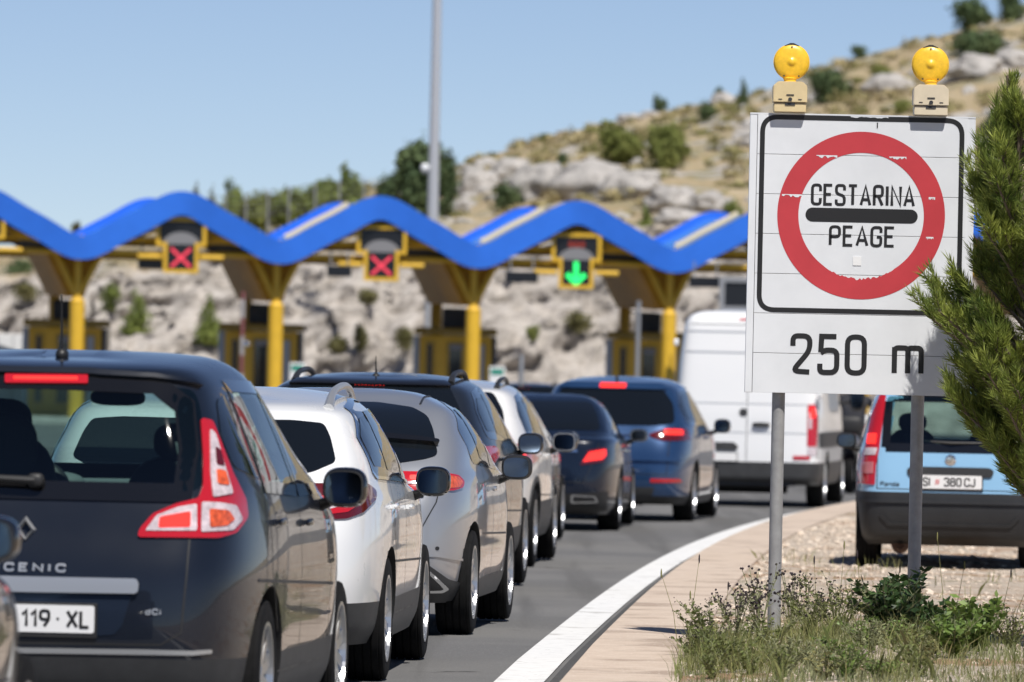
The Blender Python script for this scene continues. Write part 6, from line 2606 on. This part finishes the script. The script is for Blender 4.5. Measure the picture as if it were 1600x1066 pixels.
ROCKS = [(745, 290, 60, 50, "grey boulder at the left end of the outcrop"), (800, 268, 60, 34, "pale boulder on the outcrop's upper left"), (850, 292, 90, 58, "big grey boulder left of the outcrop's middle"), (920, 290, 110, 62, "biggest grey boulder in the middle of the outcrop"),
         (990, 296, 90, 52, "grey boulder right of the outcrop's middle"), (1050, 318, 80, 44, "low grey boulder near the outcrop's right end"), (1110, 322, 60, 34, "small grey boulder at the outcrop's right end"), (880, 336, 60, 30, "pale boulder below the outcrop"),
         (1130, 158, 36, 22, "pale boulder near the skyline left of the sign"), (985, 186, 40, 14, "flat pale boulder on the skyline"), (1390, 138, 70, 36, "grey boulder between the beacons"), (1525, 112, 90, 40, "large grey boulder right of the right beacon"), (1580, 98, 60, 36, "grey boulder at the right edge of the hillside"),
         (1060, 345, 70, 30, "flat pale boulder just above the canopy")]
for i, (px, py, w, h, lab) in enumerate(ROCKS):
    p = on_hill(px, py + h * .3)
    s = FPX / p.y
    rock(at(px, py, p.y + .6), (w / s * .56, w / s * .5, h / s * .62), i + 1, lab, "limestone boulders on the hillside")


def scatter_hill():
    rng = random.Random(77)
    tb, sb = bmesh.new(), bmesh.new()
    for k in range(1150):
        y = 242 + 88 * rng.random() ** .8
        x = rng.uniform(-14, 24) * y / 300
        g = hill_point(x, 1 + (y - 242) / 88)
        d = noise.noise(Vector((x * .25, y * .12, 4)))
        if k % 3 and d > -.25:
            r = rng.uniform(.12, .5) * (1 + max(0, d))
            h = r * rng.uniform(.5, 1.0)
            crown_mesh(tb, [((g.x, g.y, g.z + h * .4), (r, r, h * .6))], int(26 + 60 * r), .10 + .08 * r, rng, up=.5)
        elif d < 0:
            r = rng.uniform(.1, .5) * (1.5 if rng.random() < .1 else 1)
            q = Matrix.Rotation(rng.uniform(0, 6), 3, 'Z') @ Matrix.Diagonal((r * rng.uniform(.8, 1.5), r, r * rng.uniform(.4, .8)))
            vs = [sb.verts.new(g + q @ (p * rng.uniform(.75, 1.2))) for p in icov]
            for f in icof: sb.faces.new([vs[i] for i in f])
    o = obj("hillside_scrub", tb, M_SCRUB, smooth=False)
    tag(o, "dry tufts and low scrub covering the hillside", "scrub", kind="stuff")
    o = obj("hillside_stones", sb, M_ROCK, smooth=False)
    tag(o, "grey limestone stones strewn over the hillside", "stones", kind="stuff")


M_SCRUB = mat("mixed_scrub", (0.17, 0.175, 0.06), 0.85, col2=(0.46, 0.38, 0.22), vscale=.35, island=.35, spec=.1, trans=.2)  # scrub lightened too, with the haze put into its colour
scatter_hill()

# ================================================================== PINE AT THE RIGHT EDGE
M_NEEDLE = mat("pine_needles", (0.11, 0.17, 0.035), 0.45, col2=(0.42, 0.47, 0.11), vscale=6.0, island=0.4, spec=0.4, trans=0.45)
M_TWIG = mat("pine_bark", (0.15, 0.115, 0.085), 0.9, var=0.3, vscale=30)


def pine():
    rng = random.Random(21)
    Y = 40.1
    sp = FPX / Y
    bx = at(1640, 900, Y).x
    z0 = verge_z(bx, Y)
    root = empty("pine_tree", (bx, Y, z0))
    tag(root, "young pine with long green needles reaching in front of the sign's right edge", "pine tree")
    top = at(1574, 118, Y) - Vector((bx, Y, z0))
    H = top.z
    tr = lambda z: Vector((top.x * (z / H) ** 1.6, 0, z))
    tw = bmesh.new()
    nb = bmesh.new()
    tube(tw, [tr(H * k / 12) for k in range(13)], [.055 * (1 - k / 13) + .004 for k in range(13)], 10)

    def shoot(p, d, L, n, nl):
        d = d.normalized()
        a = d.orthogonal().normalized()
        b = d.cross(a)
        for i in range(n):
            t = i / n
            q = p + d * (L * t)
            ph = rng.uniform(0, 6.283)
            sp_ = rng.uniform(.45, .95) * (1.05 - .45 * t)
            r = a * math.cos(ph) + b * math.sin(ph)
            e = (d * math.cos(sp_) + r * math.sin(sp_)).normalized()
            l = nl * rng.uniform(.7, 1.15)
            w = e.cross(Vector((rng.gauss(0, 1), rng.gauss(0, 1), rng.gauss(0, 1)))).normalized() * .0023
            m_ = q + e * l * .55 + Vector((0, 0, -.003))
            v = [nb.verts.new(x) for x in (q - w, q + w, m_ + w, q + e * l, m_ - w)]
            nb.faces.new(v)
    # reach of the crown to the left at each height, read from the photo
    ZT = [(760, 1590), (735, 1545), (690, 1480), (640, 1468), (600, 1455), (550, 1440), (500, 1428), (452, 1416), (425, 1500), (380, 1520), (330, 1512), (285, 1508), (245, 1510), (215, 1545), (170, 1566), (120, 1572)]
    zz = [at(1500, y, Y).z - z0 for y, x in ZT]
    reach = [max(.05, bx - at(x, y, Y).x) for y, x in ZT]
    nbr = 140
    for i in range(nbr):
        ze = zz[0] + .02 + (H - .12 - zz[0]) * ((i + rng.random()) / nbr) ** 1.05
        Rm = float(np.interp(ze, zz, reach))
        az = rng.uniform(0, 2 * math.pi)
        if i % 2 == 0: az = math.pi + rng.gauss(0, .5)
        L = Rm * rng.uniform(.70, 1.0)
        if math.cos(az) > 0.2: L = min(L, .55)
        L = max(.06, L - (.058 if ze < 2.25 else 0.0))
        if ze < zz[3] and rng.random() < .35: continue
        e = Vector((math.cos(az) * L, math.sin(az) * L * .9, ze))
        zs = max(.6, ze - .15 - .45 * L)
        s = tr(min(zs, H * .93))
        mid = s.lerp(e, .55) + Vector((0, 0, -.04 * L))
        pts = []
        for k in range(9):
            t = k / 8
            pts.append((1 - t) ** 2 * s + 2 * t * (1 - t) * mid + t * t * e)
        tube(tw, pts, [.011 * (1 - k / 9) + .003 for k in range(9)], 6)
        tip = (pts[-1] - pts[-2]).normalized()
        shoot(pts[-1] - tip * .06, (tip + Vector((0, 0, .8))), .18, 80, .074)
        nt = max(3, int(L / .042))
        for k in range(nt):
            t = .22 + .78 * (k + rng.random()) / nt
            q = (1 - t) ** 2 * s + 2 * t * (1 - t) * mid + t * t * e
            side = Vector((-math.sin(az), math.cos(az), 0)) * (1 if k % 2 else -1)
            d = (tip * .8 + side * rng.uniform(.3, 1.0) + Vector((0, 0, rng.uniform(.25, 1.0)))).normalized()
            l = rng.uniform(.07, .17) * (1.1 - .3 * t)
            tube(tw, [q, q + d * l], [.0035, .002], 5)
            shoot(q + d * l * .15, d, l, int(26 + 190 * l), .074)
    for k in range(5):
        z = H - .02 - .17 * k
        for j in range(3 + k):
            a = rng.uniform(0, 6.28)
            d = Vector((math.cos(a) * .35, math.sin(a) * .35, 1))
            shoot(tr(z - .1), d, .13 + .02 * k, 70, .045)
    shoot(tr(H - .12), Vector((.02, 0, 1)), .12, 70, .035)
    print("needles", len(nb.faces))
    obj("needles", nb, M_NEEDLE, root, smooth=False)
    obj("trunk", tw, M_TWIG, root)


pine()

# ================================================================== WEEDS ROUND THE POSTS
M_GRASSB = mat("dry_grass", (0.30, 0.26, 0.12), 0.8, col2=(0.22, 0.25, 0.09), vscale=1.8, island=0.4, spec=0.2, trans=0.3)
M_GRASSG = mat("green_grass", (0.11, 0.15, 0.045), 0.7, col2=(0.24, 0.25, 0.09), vscale=2.5, island=0.4, spec=0.2, trans=0.3)
M_HERB = mat("thistle_stem", (0.16, 0.18, 0.09), 0.8, col2=(0.24, 0.24, 0.12), vscale=6, island=0.3)
M_SEED = mat("dark_seed_heads", (0.035, 0.025, 0.03), 0.8, var=0.4, vscale=40)
M_BRAMBLE = mat("bramble_leaf", (0.022, 0.05, 0.014), 0.45, col2=(0.055, 0.10, 0.025), vscale=7, island=0.35, trans=0.15)
M_SPURGE = mat("bright_leaf", (0.10, 0.17, 0.035), 0.5, col2=(0.20, 0.28, 0.06), vscale=7, island=0.3, trans=0.25)


def gx(px, Y): return (px - 800 + 10) / FPX * Y


def grass(name, m, n, label, seed, y0, y1, p0, p1, hmin, hmax, wid=.003, clump=.0):
    rng = random.Random(seed)
    bm = bmesh.new()
    for k in range(n):
        Y = rng.uniform(y0, y1)
        px = rng.uniform(p0, p1)
        x = gx(px, Y)
        den = noise.noise(Vector((x * 2.2, Y * .8, seed)))
        if den < clump + rng.uniform(-.25, .25): continue
        if x < edge_x(Y) + .80 or (px > 1440 and rng.random() < .45): continue
        z = verge_z(x, Y)
        h = rng.uniform(hmin, hmax) * (1.0 + .6 * den)
        a = rng.uniform(0, 6.28)
        lean = rng.uniform(.05, 1.0) * h
        dx, dy = math.cos(a) * lean, math.sin(a) * lean
        wa = rng.uniform(0, 3.14)
        w = Vector((math.cos(wa), math.sin(wa) * .4, 0)) * wid * rng.uniform(.6, 1.3)
        p0_, p1_, p2 = Vector((x, Y, z - .01)), Vector((x + dx * .35, Y + dy * .35, z + h * .6)), Vector((x + dx, Y + dy, z + h))
        vs = [bm.verts.new(q) for q in (p0_ - w, p0_ + w, p1_ + w * .7, p2, p1_ - w * .7)]
        bm.faces.new(vs)
    o = obj(name, bm, m, smooth=False)
    tag(o, label, "grass", kind="stuff")


grass("dry_grass", M_GRASSB, 7500, "dry yellowish grass round the foot of the sign", 31, 34.6, 41.4, 1050, 1660, .03, .19, .0018, .12)
grass("green_grass", M_GRASSG, 5200, "short green grass mixed with the weeds below the sign", 32, 34.6, 41.2, 1055, 1600, .04, .18, .0018, .16)
grass("low_mat", M_HERB, 9000, "low grey green ground cover under the taller grass", 34, 34.4, 41.4, 1050, 1640, .02, .07, .004, .0)
grass("verge_tufts", M_GRASSB, 2600, "sparse grass tufts on the gravel beyond the sign", 33, 43, 62, 1180, 1700, .03, .10, .004, .33)


def weed(px, Y, h, n, m, label, name, spread, seed, heads=None, leaf=.02, leafn=14):
    rng = random.Random(seed)
    x = gx(px, Y)
    z = verge_z(x, Y)
    h *= 0.84
    root = empty(name, (x, Y, z))
    tag(root, label, "weed")
    st, lf, hd = bmesh.new(), bmesh.new(), bmesh.new()
    for k in range(n):
        a = rng.uniform(0, 6.28)
        r = spread * rng.random() ** .6
        hh = h * rng.uniform(.55, 1.0)
        e = Vector((math.cos(a) * r, math.sin(a) * r, hh))
        mid = Vector((e.x * .3, e.y * .3, hh * .6))
        pts = [(1 - t) ** 2 * Vector((0, 0, 0)) + 2 * t * (1 - t) * mid + t * t * e for t in np.linspace(0, 1, 6)]
        tube(st, pts, [.0032, .003, .0027, .0024, .002, .0015], 4, caps=False)
        tips = [pts[-1]]
        for j in range(5):
            t = rng.uniform(.4, .98)
            q = (1 - t) ** 2 * Vector((0, 0, 0)) + 2 * t * (1 - t) * mid + t * t * e
            d = Vector((rng.gauss(0, .5), rng.gauss(0, .5), rng.uniform(.4, 1))).normalized() * h * rng.uniform(.06, .18)
            tube(st, [q, q + d], [.0018, .0012], 4, caps=False)
            tips.append(q + d)
        for j in range(leafn):
            t = rng.uniform(.05, 1)
            q = (1 - t) ** 2 * Vector((0, 0, 0)) + 2 * t * (1 - t) * mid + t * t * e
            d = Vector((rng.gauss(0, 1), rng.gauss(0, 1), rng.uniform(-.1, .9))).normalized()
            l = leaf * rng.uniform(.6, 1.4)
            w = d.cross(Vector((rng.gauss(0, 1), rng.gauss(0, 1), rng.gauss(0, 1)))).normalized() * l * .24
            lf.faces.new([lf.verts.new(v) for v in (q, q + d * l * .5 + w, q + d * l, q + d * l * .5 - w)])
        if heads:
            for q in tips:
                for _ in range(2):
                    qq = q + Vector((rng.gauss(0, .006), rng.gauss(0, .006), rng.gauss(0, .006)))
                    bmesh.ops.create_icosphere(hd, subdivisions=1, radius=heads * rng.uniform(.6, 1.1), matrix=Matrix.Translation(qq))
    obj("stem", st, M_HERB, root)
    obj("leaves", lf, m, root, smooth=False)
    if heads: obj("seed_heads", hd, M_SEED, root)
    else: hd.free()
    return root


W = weed
W(1186, 40.0, .52, 11, M_HERB, "tall thistle with dark heads just left of the left post", "thistle_plant", .15, 1, .008)
W(1150, 39.4, .42, 12, M_HERB, "mid height thistle with dark heads left of the tall one", "thistle_plant", .20, 2, .007, .025, 22)
W(1110, 38.6, .36, 16, M_GRASSG, "grey green herb at the left end of the weeds", "herb_plant", .22, 3, .004, .025, 26)
W(1090, 38.2, .24, 12, M_GRASSG, "lowest herb spilling over the kerb at the far left", "herb_plant", .18, 4, .004, .025, 22)
W(1235, 40.2, .48, 9, M_HERB, "tall thistle with dark heads just right of the left post", "thistle_plant", .10, 5, .008)
W(1262, 39.8, .42, 16, M_GRASSG, "grey green herb between the posts, nearer the left one", "herb_plant", .22, 6, .005, .025, 26)
W(1305, 39.8, .42, 16, M_GRASSG, "pale feathery herb midway between the posts", "herb_plant", .24, 7, .005, .025, 26)
W(1200, 38.4, .26, 16, M_GRASSG, "dense low herb in front of the left post", "herb_plant", .22, 15, None, .025, 30)
W(1345, 38.6, .2, 16, M_SPURGE, "low yellowish herb in front, midway between the posts", "herb_plant", .2, 8, None, .022, 24)
W(1385, 39.8, .42, 36, M_BRAMBLE, "dark leafy bramble just left of the right post", "bramble_bush", .24, 9, None, .05, 36)
W(1415, 40.6, .46, 24, M_BRAMBLE, "dark leafy bramble hugging the right post, topmost of the brambles", "bramble_bush", .15, 10, None, .05, 30)
W(1470, 40.0, .28, 28, M_BRAMBLE, "dark leafy bramble just right of the right post", "bramble_bush", .24, 11, None, .05, 34)
W(1525, 38.8, .36, 26, M_SPURGE, "bright green leafy shoot cluster, tallest at the right", "leafy_plant", .17, 12, None, .05, 36)
W(1490, 37.8, .28, 24, M_SPURGE, "bright green leafy plant low in front of the right bramble", "leafy_plant", .17, 13, None, .045, 30)
W(1145, 36.6, .22, 20, M_GRASSG, "round dark green herb low in the front left", "herb_plant", .2, 14, None, .025, 30)
W(1420, 37.2, .2, 16, M_GRASSG, "low green herb in front of the right post", "herb_plant", .2, 16, None, .025, 26)
W(1580, 39.6, .3, 16, M_GRASSG, "green herb at the right edge beside the leafy shoots", "herb_plant", .2, 17, .004, .025, 26)


rngw = random.Random(9)
for k in range(22):
    px, Y = rngw.uniform(1085, 1480), rngw.uniform(35.2, 39.2)
    mm = rngw.choice([M_GRASSG, M_HERB, M_SPURGE, M_GRASSB])
    o = weed(px, Y, rngw.uniform(.10, .24), 14, mm, "small low herb growing in the grass below the sign", "small_herb", rngw.uniform(.12, .22), 60 + k, None, .022, 24)
    o["group"] = "small herbs in the grass below the sign"


def stalk(px, Y, h, lean, label, seed):
    x = gx(px, Y)
    root = empty("grass_stalk", (x, Y, verge_z(x, Y)))
    tag(root, label, "grass stalk", "thin dry stalks among the weeds")
    bm = bmesh.new()
    tube(bm, [(0, 0, 0), (lean * .3, 0, h * .5), (lean, 0, h)], [.002, .0016, .001], 4)
    obj("stem", bm, M_GRASSB, root)
    bm = bmesh.new()
    superell(bm, (lean, 0, h), (.0045, .0045, .026), 2, 8, 6)
    obj("seed_head", bm, M_SEED if seed % 2 else M_GRASSB, root)


for i, (px, Y, h, l) in enumerate([(1060, 39.4, .42, -.10), (1078, 39.5, .50, .04), (1100, 39.7, .30, -.08), (1130, 39.7, .34, .02), (1310, 40.4, .50, .02), (1345, 40.3, .45, -.03), (1475, 40.2, .58, -.05), (1395, 40.8, .38, .03), (1490, 40.6, .42, .05), (1560, 40.3, .40, .06), (1580, 40.6, .36, .1), (1275, 40.5, .42, -.02)]):
    stalk(px, Y, h, l, "thin dry grass stalk rising above the weeds by the sign posts", i)
